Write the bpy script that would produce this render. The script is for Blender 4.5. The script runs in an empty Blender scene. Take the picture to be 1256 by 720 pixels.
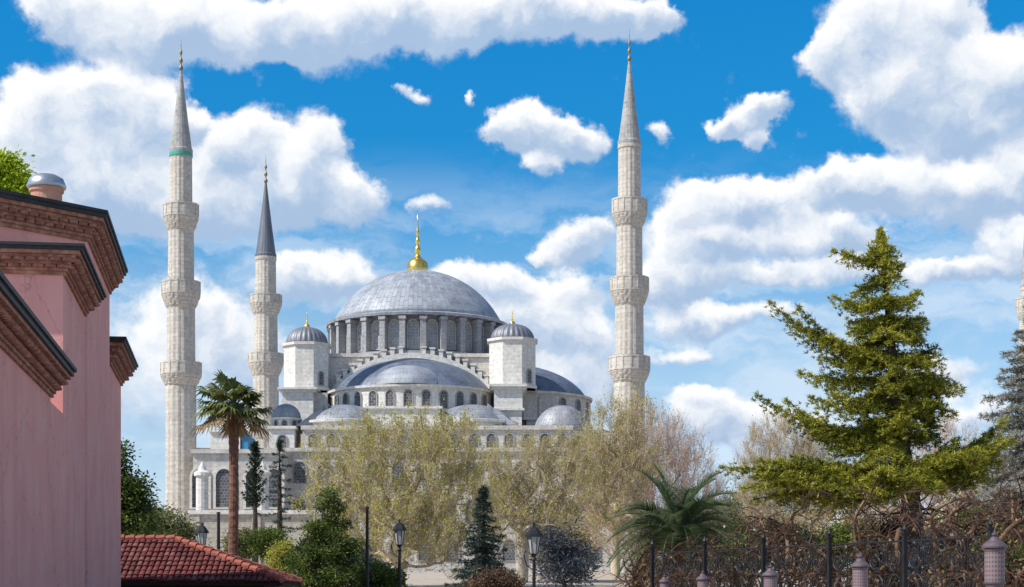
import bpy, math, random
import numpy as np
from mathutils import Vector, Matrix
PI = math.pi
R = math.radians
sc = bpy.context.scene
col = sc.collection
random.seed(7)
F, HX, HY, EYE = 2150.0, 628.0, 735.0, 1.7          # focal length in photo pixels, principal column, horizon row, eye height

# ------------------------------------------------------------------ camera
cam = bpy.data.cameras.new('camera')
co = bpy.data.objects.new('camera', cam)
col.objects.link(co)
co.location = (0, 0, EYE)
co.rotation_euler = (R(90), 0, 0)
cam.sensor_width = 36
cam.lens = 36 * F / 1256
cam.shift_y = (HY - 360) / 1256
cam.clip_end = 9000
sc.camera = co

# ------------------------------------------------------------------ exposure, sun
sc.view_settings.view_transform = 'Standard'
sc.view_settings.look = 'None'
sc.view_settings.exposure = 0.16
sc.view_settings.gamma = 1.0
SUN_EL, SUN_AZ = R(46), math.atan2(-0.91, -0.42)     # azimuth measured from +Y towards +X
sl = bpy.data.lights.new('sun', 'SUN')
sl.energy = 4.8
sl.angle = R(0.5)
sl.color = (1.0, 0.955, 0.87)
so = bpy.data.objects.new('sun', sl)
col.objects.link(so)
sd = Vector((math.sin(SUN_AZ) * math.cos(SUN_EL), math.cos(SUN_AZ) * math.cos(SUN_EL), math.sin(SUN_EL)))
so.rotation_euler = sd.to_track_quat('Z', 'Y').to_euler()
so.location = (-60, -40, 120)

# ------------------------------------------------------------------ world: sky with cumulus clouds
SKY = 0.098
w = bpy.data.worlds.new('World')
sc.world = w
w.use_nodes = True
nt = w.node_tree
nt.nodes.clear()
L = nt.links.new
def N(t, **kw):
    n = nt.nodes.new(t)
    for k, v in kw.items():
        setattr(n, k, v)
    return n
def put(sock, v):
    if isinstance(v, (int, float)): sock.default_value = v
    elif isinstance(v, tuple): sock.default_value = v
    else: L(v, sock)
def M(op, a, b=0.0, c=0.0, clamp=False):
    n = N('ShaderNodeMath', operation=op, use_clamp=clamp)
    put(n.inputs[0], a); put(n.inputs[1], b); put(n.inputs[2], c)
    return n.outputs[0]
def VM(op, a, b=(0, 0, 0), c=(0, 0, 0)):
    n = N('ShaderNodeVectorMath', operation=op)
    put(n.inputs[0], a); put(n.inputs[1], b); put(n.inputs[2], c)
    return n.outputs['Value'] if op in ('DOT_PRODUCT', 'LENGTH') else n.outputs[0]
def SS(v, a, b, lo=0.0, hi=1.0):
    n = N('ShaderNodeMapRange', interpolation_type='SMOOTHSTEP')
    put(n.inputs[0], v); n.inputs[1].default_value = a; n.inputs[2].default_value = b
    n.inputs[3].default_value = lo; n.inputs[4].default_value = hi
    return n.outputs[0]
def MIX(f, a, b, mode='MIX'):
    n = N('ShaderNodeMix', data_type='RGBA', blend_type=mode)
    put(n.inputs[0], f); put(n.inputs[6], a); put(n.inputs[7], b)
    return n.outputs[2]
def NZ(vec, scale, detail, rough, dim='3D', lac=2.0):
    n = N('ShaderNodeTexNoise', noise_dimensions=dim)
    L(vec, n.inputs['Vector']); n.inputs['Scale'].default_value = scale
    n.inputs['Detail'].default_value = detail; n.inputs['Roughness'].default_value = rough
    n.inputs['Lacunarity'].default_value = lac
    return n
sky = N('ShaderNodeTexSky', sky_type='NISHITA', sun_disc=False)
sky.sun_elevation = SUN_EL
sky.sun_rotation = SUN_AZ
sky.air_density, sky.dust_density, sky.ozone_density = 1.0, 0.6, 3.0
tc = N('ShaderNodeTexCoord')
sep = N('ShaderNodeSeparateXYZ')
L(tc.outputs['Generated'], sep.inputs[0])
az = M('ARCTAN2', sep.outputs[0], sep.outputs[1])
el = M('ARCSINE', sep.outputs[2])
cmb = N('ShaderNodeCombineXYZ')
L(az, cmb.inputs[0]); L(el, cmb.inputs[1])
P0 = cmb.outputs[0]
# billowing warp of the directions
wn = NZ(P0, 26, 5, 0.55)
wv = VM('MULTIPLY_ADD', wn.outputs['Color'], (0.030, 0.024, 0), (-0.015, -0.012, 0))
wn2 = NZ(P0, 95, 5, 0.6)
wv2 = VM('MULTIPLY_ADD', wn2.outputs['Color'], (0.014, 0.011, 0), (-0.007, -0.0055, 0))
PW = VM('ADD', VM('ADD', P0, wv), wv2)
CLOUDS = [  # column, row, half width, half height in photo pixels (turned into azimuth and elevation), weight
 (75,0,60,40,.7),(110,22,70,42,.8),(180,50,80,42,.85),(250,22,90,50,1),(330,42,80,34,1),(400,34,80,52,1),(480,20,80,42,1),(545,40,45,32,.9),(600,15,90,40,1),
 (700,12,70,34,1),(765,18,55,28,1),(812,20,28,24,.9),
 (30,165,60,62,1),(75,130,60,46,1),(140,125,58,44,1),(190,150,50,50,1),(60,210,90,55,1),(150,200,90,70,1),(200,245,80,46,1),(290,190,55,48,1),(318,180,50,46,1),
 (395,180,40,44,1),(350,228,80,48,1),(432,245,46,36,1),(285,262,90,38,1),(90,255,110,46,.75),(20,262,80,36,.6),(240,150,22,22,.8),
 (405,340,70,30,.85),(350,345,45,28,.8),(250,400,100,50,.5),(290,440,110,50,.45),(175,470,60,110,.42),(230,370,60,50,.4),(560,430,120,60,.45),
 (555,345,45,26,1),(612,352,50,28,1),(690,360,52,32,1),(640,395,100,40,.85),(705,425,70,60,.8),(690,480,90,40,.6),
 (700,305,48,24,.8),(735,285,26,20,.7),(660,312,20,10,.5),
 (500,118,24,10,.5),(530,255,30,13,.45),(655,165,50,32,1),(695,175,52,26,1),(632,150,32,28,.9),(668,205,26,16,.8),(583,125,11,12,.6),(811,160,15,14,.6),
 (918,145,34,28,1),(942,130,26,20,.9),(892,160,26,16,.9),(922,178,20,16,.8),
 (1060,42,64,60,1),(1022,75,40,40,1),(1120,60,80,70,1),(1180,110,90,70,1),(1245,105,70,60,1),(1090,118,64,42,1),(1165,160,80,40,.9),(1235,172,50,30,.8),(1150,20,46,40,1),
 (848,250,42,34,1),(900,248,60,30,1),(960,252,70,34,1),(1035,225,46,30,1),(1090,228,70,34,1),(1185,240,70,44,.9),(1240,222,50,40,1),(1245,300,50,34,.6),
 (1000,292,120,34,.75),(855,300,70,42,1),(830,345,66,36,.9),(900,338,90,18,.7),(1050,332,110,17,.65),(1185,332,80,18,.8),(860,392,80,24,.8),(835,432,54,16,.6),(950,380,60,14,.5),
 (872,505,58,36,1),(930,525,70,34,1),(852,482,36,18,.8),(985,545,80,40,.7),(1150,462,60,24,.6),(1190,505,60,30,.6),(1110,445,50,14,.4)]
acc = None; PQ = PW
for i_, (px, py, rx, ry, wt) in enumerate(CLOUDS):
    if i_ and i_ % 8 == 0: PQ = VM('MULTIPLY_ADD', acc, (1e-9, 1e-9, 1e-9), PW)   # keeps the node stack short
    a = math.atan((px - HX) / F); e = math.atan((HY - py) / F * math.cos(a))
    ra, re = rx * 1.34 / F, ry * 1.34 / F
    q = VM('MULTIPLY_ADD', PQ, (1 / ra, 1 / re, 0), (-a / ra, -e / re, 1))     # third component carries 1, so the sum of weights rides along
    m = M('MULTIPLY_ADD', VM('DOT_PRODUCT', q, q), -math.sqrt(wt), 2 * math.sqrt(wt), clamp=True)
    sc_ = N('ShaderNodeVectorMath', operation='SCALE'); L(q, sc_.inputs[0]); L(M('MULTIPLY', m, m), sc_.inputs[3])
    acc = sc_.outputs[0] if acc is None else VM('ADD', acc, sc_.outputs[0])
sa = N('ShaderNodeSeparateXYZ'); L(acc, sa.inputs[0])
Fs = sa.outputs[2]
Hs = M('MULTIPLY_ADD', sa.outputs[0], -0.30, sa.outputs[1])                    # how far towards the sun (left and up) inside the puff
# loose clouds over the rest of the sky, away from this stretch
far = NZ(tc.outputs['Generated'], 4.5, 6, 0.55)
away = SS(M('ABSOLUTE', az), 0.34, 0.48)
Fg = M('MULTIPLY', SS(far.outputs['Fac'], 0.52, 0.72), away)
Fa = M('ADD', Fs, Fg)
edge = NZ(P0, 60, 8, 0.62)
edge2 = NZ(PW, 18, 6, 0.6)
en = M('MULTIPLY_ADD', M('SUBTRACT', edge.outputs['Fac'], 0.5), 0.75, M('MULTIPLY', M('SUBTRACT', edge2.outputs['Fac'], 0.5), 0.55))
Fe = M('ADD', Fa, en)
mask = SS(Fe, 0.10, 0.54)
thick = SS(Fe, 0.25, 1.5)
Hn = M('DIVIDE', Hs, M('MAXIMUM', Fs, 0.05))
puff = NZ(PW, 34, 8, 0.58)
# lit tops and blue-grey undersides
lit = M('MULTIPLY_ADD', Hn, 1.25, M('MULTIPLY_ADD', M('SUBTRACT', puff.outputs['Fac'], 0.5), 1.7, 0.60))
lit2 = SS(M('SUBTRACT', lit, M('MULTIPLY', thick, 0.22)), -0.05, 0.95)
k = 1 / SKY
cshade = (0.36 * k, 0.49 * k, 0.68 * k, 1)
clit = (0.90 * k, 0.91 * k, 0.925 * k, 1)
ccol = MIX(lit2, cshade, clit)
# clear air: deepest blue above, paling towards the skyline
tint = N('ShaderNodeValToRGB')
L(M('MULTIPLY', el, 2.0), tint.inputs[0])
cr = tint.color_ramp
stops = [(.02, (1.30, 1.50, 2.0)), (.07, (1.2, 1.3, 1.7)), (.135, (1.2, 1.27, 1.5)), (.227, (1.2, 1.28, 1.37)), (.318, (1.0, 1.22, 1.33)),
         (.404, (.48, 1.08, 1.36)), (.487, (.10, .88, 1.30)), (.654, (.07, .94, 1.42)), (.95, (.65, .95, 1.2))]
for i_, (p_, c_) in enumerate(stops):
    e_ = cr.elements[i_] if i_ < 1 else (cr.elements[-1] if i_ == len(stops) - 1 else cr.elements.new(p_))
    e_.position = p_; e_.color = (*c_, 1)
sky_b = MIX(1.0, sky.outputs[0], tint.outputs[0], 'MULTIPLY')
# thin streaky veil low in the sky
vmap = VM('MULTIPLY', PW, (1.0, 3.2, 1.0))
veil = NZ(vmap, 9, 7, 0.6)
vf = M('MULTIPLY', SS(veil.outputs['Fac'], 0.40, 0.62), M('MULTIPLY', SS(el, 0.02, 0.08), SS(el, 0.26, 0.17)))
sky_c = MIX(M('MULTIPLY', vf, 0.62), sky_b, (0.66 * k, 0.76 * k, 0.87 * k, 1))
final = MIX(mask, sky_c, ccol)
bg = N('ShaderNodeBackground')
L(final, bg.inputs[0]); bg.inputs[1].default_value = SKY
wo = N('ShaderNodeOutputWorld')
L(bg.outputs[0], wo.inputs[0])
try: w.cycles.sample_map_resolution = 512; w.cycles.sampling_method = 'MANUAL'
except Exception: pass

# ------------------------------------------------------------------ helpers
def X(px, Y): return (px - HX) / F * Y
def Z(py, Y): return EYE + (HY - py) / F * Y
def pt(px, py, Y): return np.array((X(px, Y), Y, Z(py, Y)))
def ground_z(y):
    t = min(max((y - 55) / 125, 0), 1)
    return 4.4 * t * t * (3 - 2 * t)
ORG = {}
class MB:
    def __init__(s): s.v = []; s.f = []; s.m = []; s.n = 0
    def add(s, v, f, mi=0):
        b = s.n
        s.v.extend([tuple(p) for p in v]); s.n += len(v)
        s.f.extend([tuple(i + b for i in q) for q in f]); s.m.extend([mi] * len(f))
    def box(s, x0, x1, y0, y1, z0, z1, mi=0):
        v = [(x0,y0,z0),(x1,y0,z0),(x1,y1,z0),(x0,y1,z0),(x0,y0,z1),(x1,y0,z1),(x1,y1,z1),(x0,y1,z1)]
        s.add(v, [(0,3,2,1),(4,5,6,7),(0,1,5,4),(1,2,6,5),(2,3,7,6),(3,0,4,7)], mi)
    def obox(s, c, u, hw, hd, z0, z1, mi=0):          # box turned in plan: u = unit (x, y) along its width
        n = (-u[1], u[0]); v = []
        for z in (z0, z1):
            for a, b in ((-1,-1),(1,-1),(1,1),(-1,1)):
                v.append((c[0] + u[0]*hw*a + n[0]*hd*b, c[1] + u[1]*hw*a + n[1]*hd*b, z))
        s.add(v, [(0,3,2,1),(4,5,6,7),(0,1,5,4),(1,2,6,5),(2,3,7,6),(3,0,4,7)], mi)
    def lathe(s, c, prof, n=32, a0=0.0, a1=2*PI, mi=0, sy=1.0, rib=0.0, nr=0):
        full = abs(a1 - a0 - 2*PI) < 1e-6
        m = n if full else n + 1
        v = []
        for (r, z) in prof:
            for i in range(m):
                a = a0 + (a1 - a0) * i / n
                k = 1.0 + (rib * math.cos(a * nr) if nr else 0)
                v.append((c[0] + r*k*math.cos(a), c[1] + r*k*math.sin(a)*sy, z))
        f = []
        for j in range(len(prof) - 1):
            for i in range(n):
                i2 = (i + 1) % m
                f.append((j*m + i, j*m + i2, (j+1)*m + i2, (j+1)*m + i))
        if full:
            if prof[-1][0] > 1e-3: f.append(tuple((len(prof)-1)*m + i for i in range(m)))
            if prof[0][0] > 1e-3: f.append(tuple(reversed(range(m))))
        s.add(v, f, mi)
    def prism(s, poly, z0, z1, mi=0):
        n = len(poly)
        v = [(p[0], p[1], z0) for p in poly] + [(p[0], p[1], z1) for p in poly]
        f = [(i, (i+1) % n, n + (i+1) % n, n + i) for i in range(n)]
        s.add(v, f + [tuple(range(n, 2*n)), tuple(reversed(range(n)))], mi)
    def xzprism(s, poly, y0, y1, mi=0):               # outline in x-z, given thickness in y
        n = len(poly)
        v = [(p[0], y0, p[1]) for p in poly] + [(p[0], y1, p[1]) for p in poly]
        f = [(i, n + i, n + (i+1) % n, (i+1) % n) for i in range(n)]
        s.add(v, f + [tuple(range(n)), tuple(reversed(range(n, 2*n)))], mi)
    def tube(s, path, rad, n=6, mi=0, cap=True):
        path = [np.asarray(p, float) for p in path]
        if isinstance(rad, (int, float)): rad = [rad] * len(path)
        v = []; up = np.array((0.31, 0.17, 0.93))
        for i, p in enumerate(path):
            t = path[min(i+1, len(path)-1)] - path[max(i-1, 0)]
            t = t / (np.linalg.norm(t) + 1e-9)
            a = np.cross(t, up); la = np.linalg.norm(a)
            if la < 0.05: a = np.cross(t, (1, 0, 0)); la = np.linalg.norm(a)
            a /= la; b = np.cross(t, a)
            for j in range(n):
                g = 2*PI*j/n
                v.append(p + rad[i] * (a*math.cos(g) + b*math.sin(g)))
        f = []
        for i in range(len(path)-1):
            for j in range(n):
                j2 = (j+1) % n
                f.append((i*n+j, i*n+j2, (i+1)*n+j2, (i+1)*n+j))
        if cap: f += [tuple(reversed(range(n))), tuple((len(path)-1)*n + j for j in range(n))]
        s.add(v, f, mi)
    def build(s, name, mats, parent=None, origin=None, smooth=False):
        if not isinstance(mats, (list, tuple)): mats = [mats]
        po = ORG[parent.name] if parent else np.zeros(3)
        o0 = np.asarray(origin, float) if origin is not None else po
        me = bpy.data.meshes.new(name)
        vv = np.asarray(s.v, float).reshape(-1, 3) - o0
        me.from_pydata(vv.tolist(), [], s.f)
        for m in mats: me.materials.append(m)
        me.polygons.foreach_set('material_index', s.m)
        if smooth: me.polygons.foreach_set('use_smooth', [True] * len(s.f))
        me.update()
        ob = bpy.data.objects.new(name, me)
        col.objects.link(ob)
        if parent: ob.parent = parent
        ob.location = tuple(o0 - po)
        ORG[ob.name] = o0
        return ob
class Soup:
    """loose triangles / quads for foliage, kept as numpy blocks"""
    def __init__(s): s.t = []; s.tm = []
    def tris(s, a, b, c, mi=0):
        s.t.append(np.stack([a, b, c], 1)); s.tm.append(np.full(len(a), mi))
    def blades(s, p, d, wdir, length, width, mi=0):    # tapering slivers from p along d
        s.tris(p - wdir * width[:, None] * .5, p + wdir * width[:, None] * .5, p + d * length[:, None], mi)
    def leaves(s, p, d, wdir, length, width, mi=0):    # four-sided leaf, two triangles
        m = p + d * (length * .5)[:, None]
        a = m - wdir * (width * .5)[:, None]; b = m + wdir * (width * .5)[:, None]; t = p + d * length[:, None]
        q = np.stack([p, b, t, a], 1)
        s.t.append(('q', q)); s.tm.append(np.full(len(p), mi))
    def build(s, name, mats, parent, extra=None):
        vs = []; ls = []; counts = []; mi = []; n = 0
        for blk, m in zip(s.t, s.tm):
            k = 3
            if isinstance(blk, tuple): blk = blk[1]; k = 4
            vs.append(blk.reshape(-1, 3)); counts.append(np.full(len(blk), k)); mi.append(m)
        po = ORG[parent.name] if parent else np.zeros(3)
        V = np.concatenate(vs) - po
        C = np.concatenate(counts); I = np.arange(len(V)); MI = np.concatenate(mi)
        if extra is not None and extra.n:
            ev = np.asarray(extra.v, float) - po
            el_ = np.concatenate([np.asarray(f) for f in extra.f]) + len(V)
            ec = np.array([len(f) for f in extra.f])
            V = np.concatenate([V, ev]); I = np.concatenate([I, el_]); C = np.concatenate([C, ec]); MI = np.concatenate([MI, np.asarray(extra.m)])
        me = bpy.data.meshes.new(name)
        me.vertices.add(len(V)); me.vertices.foreach_set('co', V.astype(np.float32).ravel())
        me.loops.add(len(I)); me.loops.foreach_set('vertex_index', I.astype(np.int32))
        me.polygons.add(len(C))
        st = np.concatenate([[0], np.cumsum(C)[:-1]]).astype(np.int32)
        me.polygons.foreach_set('loop_start', st)
        for m in mats: me.materials.append(m)
        me.polygons.foreach_set('material_index', MI.astype(np.int32))
        me.update(calc_edges=True)
        me.validate()
        ob = bpy.data.objects.new(name, me)
        col.objects.link(ob)
        if parent: ob.parent = parent
        ORG[ob.name] = po
        return ob
def thing(name, label, cat, loc, group=None):
    o = bpy.data.objects.new(name, None)
    col.objects.link(o)
    o.location = tuple(float(c) for c in loc)
    o.empty_display_size = 0.5
    ORG[o.name] = np.asarray(loc, float)
    return tag(o, label, cat, group)
def tag(o, label=None, cat=None, group=None, kind=None):
    if label: o['label'] = label
    if cat: o['category'] = cat
    if group: o['group'] = group
    if kind: o['kind'] = kind
    return o
def dup(root, delta, label):
    r = root.copy(); col.objects.link(r)
    r.location = tuple(Vector(root.location) + Vector(delta)); r['label'] = label
    for ch in list(root.children):
        c = ch.copy(); col.objects.link(c); c.parent = r
        for g in list(ch.children):
            d = g.copy(); col.objects.link(d); d.parent = c
    return r

# ------------------------------------------------------------------ materials
def mat(name, c1, c2=None, scale=3.0, rough=0.8, metal=0.0, bump=0.0, detail=6, stretch=(1,1,1), spec=0.3, c3=None, coords='Object'):
    m = bpy.data.materials.new(name); m.use_nodes = True
    t = m.node_tree; b = t.nodes['Principled BSDF']
    b.inputs['Roughness'].default_value = rough; b.inputs['Metallic'].default_value = metal
    b.inputs['Specular IOR Level'].default_value = spec
    if c2 is None:
        b.inputs['Base Color'].default_value = (*c1, 1); return m
    tcn = t.nodes.new('ShaderNodeTexCoord'); mp = t.nodes.new('ShaderNodeMapping')
    mp.inputs['Scale'].default_value = stretch
    t.links.new(tcn.outputs[coords], mp.inputs[0])
    nz = t.nodes.new('ShaderNodeTexNoise'); nz.inputs['Scale'].default_value = scale; nz.inputs['Detail'].default_value = detail
    nz.inputs['Roughness'].default_value = 0.6
    t.links.new(mp.outputs[0], nz.inputs['Vector'])
    r = t.nodes.new('ShaderNodeValToRGB')
    r.color_ramp.elements[0].position = 0.3; r.color_ramp.elements[0].color = (*c1, 1)
    r.color_ramp.elements[1].position = 0.7; r.color_ramp.elements[1].color = (*c2, 1)
    if c3:
        e = r.color_ramp.elements.new(0.5); e.color = (*c3, 1)
    t.links.new(nz.outputs['Fac'], r.inputs[0]); t.links.new(r.outputs[0], b.inputs['Base Color'])
    if bump:
        bn = t.nodes.new('ShaderNodeBump'); bn.inputs['Strength'].default_value = bump; bn.inputs['Distance'].default_value = 0.05
        t.links.new(nz.outputs['Fac'], bn.inputs['Height']); t.links.new(bn.outputs[0], b.inputs['Normal'])
    return m
def stone(name, ca, cb, mortar, bw=1.1, bh=0.5, stain=0.35, stain_col=(0.2, 0.18, 0.16), msize=0.02):
    """coursed ashlar: blocks that run round corners, rain streaks, blotches"""
    m = bpy.data.materials.new(name); m.use_nodes = True
    t = m.node_tree; n = t.nodes; l = t.links.new; b = n['Principled BSDF']
    b.inputs['Roughness'].default_value = 0.88; b.inputs['Specular IOR Level'].default_value = 0.2
    tcn = n.new('ShaderNodeTexCoord'); s = n.new('ShaderNodeSeparateXYZ'); l(tcn.outputs['Object'], s.inputs[0])
    add = n.new('ShaderNodeMath'); add.operation = 'ADD'; l(s.outputs[0], add.inputs[0]); l(s.outputs[1], add.inputs[1])
    c = n.new('ShaderNodeCombineXYZ'); l(add.outputs[0], c.inputs[0]); l(s.outputs[2], c.inputs[1])
    br = n.new('ShaderNodeTexBrick'); l(c.outputs[0], br.inputs['Vector'])
    br.inputs['Color1'].default_value = (*ca, 1); br.inputs['Color2'].default_value = (*cb, 1); br.inputs['Mortar'].default_value = (*mortar, 1)
    br.inputs['Scale'].default_value = 1.0; br.inputs['Brick Width'].default_value = bw; br.inputs['Row Height'].default_value = bh
    br.inputs['Mortar Size'].default_value = msize; br.inputs['Mortar Smooth'].default_value = 0.3
    mp = n.new('ShaderNodeMapping'); mp.inputs['Scale'].default_value = (1.6, 1.6, 0.22); l(tcn.outputs['Object'], mp.inputs[0])
    nz = n.new('ShaderNodeTexNoise'); nz.inputs['Scale'].default_value = 0.8; nz.inputs['Detail'].default_value = 8; nz.inputs['Roughness'].default_value = 0.65
    l(mp.outputs[0], nz.inputs['Vector'])
    r = n.new('ShaderNodeMapRange'); r.inputs[1].default_value = 0.45; r.inputs[2].default_value = 0.75; r.inputs[4].default_value = stain
    l(nz.outputs['Fac'], r.inputs[0])
    mx = n.new('ShaderNodeMix'); mx.data_type = 'RGBA'; l(r.outputs[0], mx.inputs[0]); l(br.outputs['Color'], mx.inputs[6]); mx.inputs[7].default_value = (*stain_col, 1)
    nz2 = n.new('ShaderNodeTexNoise'); nz2.inputs['Scale'].default_value = 2.5; nz2.inputs['Detail'].default_value = 6; l(tcn.outputs['Object'], nz2.inputs['Vector'])
    r2 = n.new('ShaderNodeMapRange'); r2.inputs[1].default_value = 0.3; r2.inputs[2].default_value = 0.7; r2.inputs[3].default_value = 0.8; r2.inputs[4].default_value = 1.12; l(nz2.outputs['Fac'], r2.inputs[0])
    mx2 = n.new('ShaderNodeMix'); mx2.data_type = 'RGBA'; mx2.blend_type = 'MULTIPLY'; mx2.inputs[0].default_value = 1
    l(mx.outputs[2], mx2.inputs[6]); l(r2.outputs[0], mx2.inputs[7]); l(mx2.outputs[2], b.inputs['Base Color'])
    bn = n.new('ShaderNodeBump'); bn.inputs['Strength'].default_value = 0.5; bn.inputs['Distance'].default_value = 0.05
    sub = n.new('ShaderNodeMath'); sub.operation = 'SUBTRACT'; l(nz2.outputs['Fac'], sub.inputs[0]); l(br.outputs['Fac'], sub.inputs[1])
    l(sub.outputs[0], bn.inputs['Height']); l(bn.outputs[0], b.inputs['Normal'])
    return m
def lead(name, c1, c2, seams, rough=0.45, metal=0.35, depth=0.6):
    """lead sheet: raised seams running up the dome, staggered cross joints, grey bloom"""
    m = bpy.data.materials.new(name); m.use_nodes = True
    t = m.node_tree; n = t.nodes; l = t.links.new; b = n['Principled BSDF']
    b.inputs['Roughness'].default_value = rough; b.inputs['Metallic'].default_value = metal
    tcn = n.new('ShaderNodeTexCoord'); s = n.new('ShaderNodeSeparateXYZ'); l(tcn.outputs['Object'], s.inputs[0])
    at = n.new('ShaderNodeMath'); at.operation = 'ARCTAN2'; l(s.outputs[0], at.inputs[0]); l(s.outputs[1], at.inputs[1])
    mu = n.new('ShaderNodeMath'); mu.operation = 'MULTIPLY'; l(at.outputs[0], mu.inputs[0]); mu.inputs[1].default_value = seams / (2 * PI)
    c = n.new('ShaderNodeCombineXYZ'); l(mu.outputs[0], c.inputs[1]); l(s.outputs[2], c.inputs[0])
    br = n.new('ShaderNodeTexBrick'); l(c.outputs[0], br.inputs['Vector'])
    br.inputs['Color1'].default_value = (*c1, 1); br.inputs['Color2'].default_value = (*c2, 1)
    br.inputs['Mortar'].default_value = tuple(x * 0.55 for x in c1) + (1,)
    br.inputs['Scale'].default_value = 1; br.inputs['Brick Width'].default_value = 1.4; br.inputs['Row Height'].default_value = 1.0
    br.inputs['Mortar Size'].default_value = 0.045; br.inputs['Mortar Smooth'].default_value = 0.4
    nz = n.new('ShaderNodeTexNoise'); nz.inputs['Scale'].default_value = 0.7; nz.inputs['Detail'].default_value = 8; l(tcn.outputs['Object'], nz.inputs['Vector'])
    r = n.new('ShaderNodeMapRange'); r.inputs[1].default_value = 0.3; r.inputs[2].default_value = 0.7; r.inputs[3].default_value = 0.72; r.inputs[4].default_value = 1.2; l(nz.outputs['Fac'], r.inputs[0])
    mx = n.new('ShaderNodeMix'); mx.data_type = 'RGBA'; mx.blend_type = 'MULTIPLY'; mx.inputs[0].default_value = 1
    l(br.outputs['Color'], mx.inputs[6]); l(r.outputs[0], mx.inputs[7]); l(mx.outputs[2], b.inputs['Base Color'])
    bn = n.new('ShaderNodeBump'); bn.inputs['Strength'].default_value = depth; bn.inputs['Distance'].default_value = 0.08
    l(br.outputs['Fac'], bn.inputs['Height']); l(bn.outputs[0], b.inputs['Normal'])
    return m
def leaf(name, cols, clump=0.8, trans=0.3, rough=0.6):
    """leaf colours vary leaf by leaf and branch by branch"""
    m = bpy.data.materials.new(name); m.use_nodes = True
    t = m.node_tree; n = t.nodes; l = t.links.new; b = n['Principled BSDF']; out = n['Material Output']
    b.inputs['Roughness'].default_value = rough; b.inputs['Specular IOR Level'].default_value = 0.25
    g = n.new('ShaderNodeNewGeometry'); tcn = n.new('ShaderNodeTexCoord')
    nz = n.new('ShaderNodeTexNoise'); nz.inputs['Scale'].default_value = clump; nz.inputs['Detail'].default_value = 3; l(tcn.outputs['Object'], nz.inputs['Vector'])
    mx = n.new('ShaderNodeMath'); mx.operation = 'MULTIPLY_ADD'; l(g.outputs['Random Per Island'], mx.inputs[0]); mx.inputs[1].default_value = 0.5
    r0 = n.new('ShaderNodeMapRange'); r0.inputs[1].default_value = 0.35; r0.inputs[2].default_value = 0.65; r0.inputs[4].default_value = 0.5; l(nz.outputs['Fac'], r0.inputs[0])
    l(r0.outputs[0], mx.inputs[2])
    r = n.new('ShaderNodeValToRGB'); e = r.color_ramp.elements
    e[0].position = 0.1; e[0].color = (*cols[0], 1); e[1].position = 0.9; e[1].color = (*cols[-1], 1)
    for i, c in enumerate(cols[1:-1]):
        q = e.new(0.1 + 0.8 * (i + 1) / (len(cols) - 1)); q.color = (*c, 1)
    l(mx.outputs[0], r.inputs[0]); l(r.outputs[0], b.inputs['Base Color'])
    tr = n.new('ShaderNodeBsdfTranslucent'); l(r.outputs[0], tr.inputs[0])
    ms = n.new('ShaderNodeMixShader'); ms.inputs[0].default_value = trans
    l(b.outputs[0], ms.inputs[1]); l(tr.outputs[0], ms.inputs[2]); l(ms.outputs[0], out.inputs['Surface'])
    return m
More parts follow.
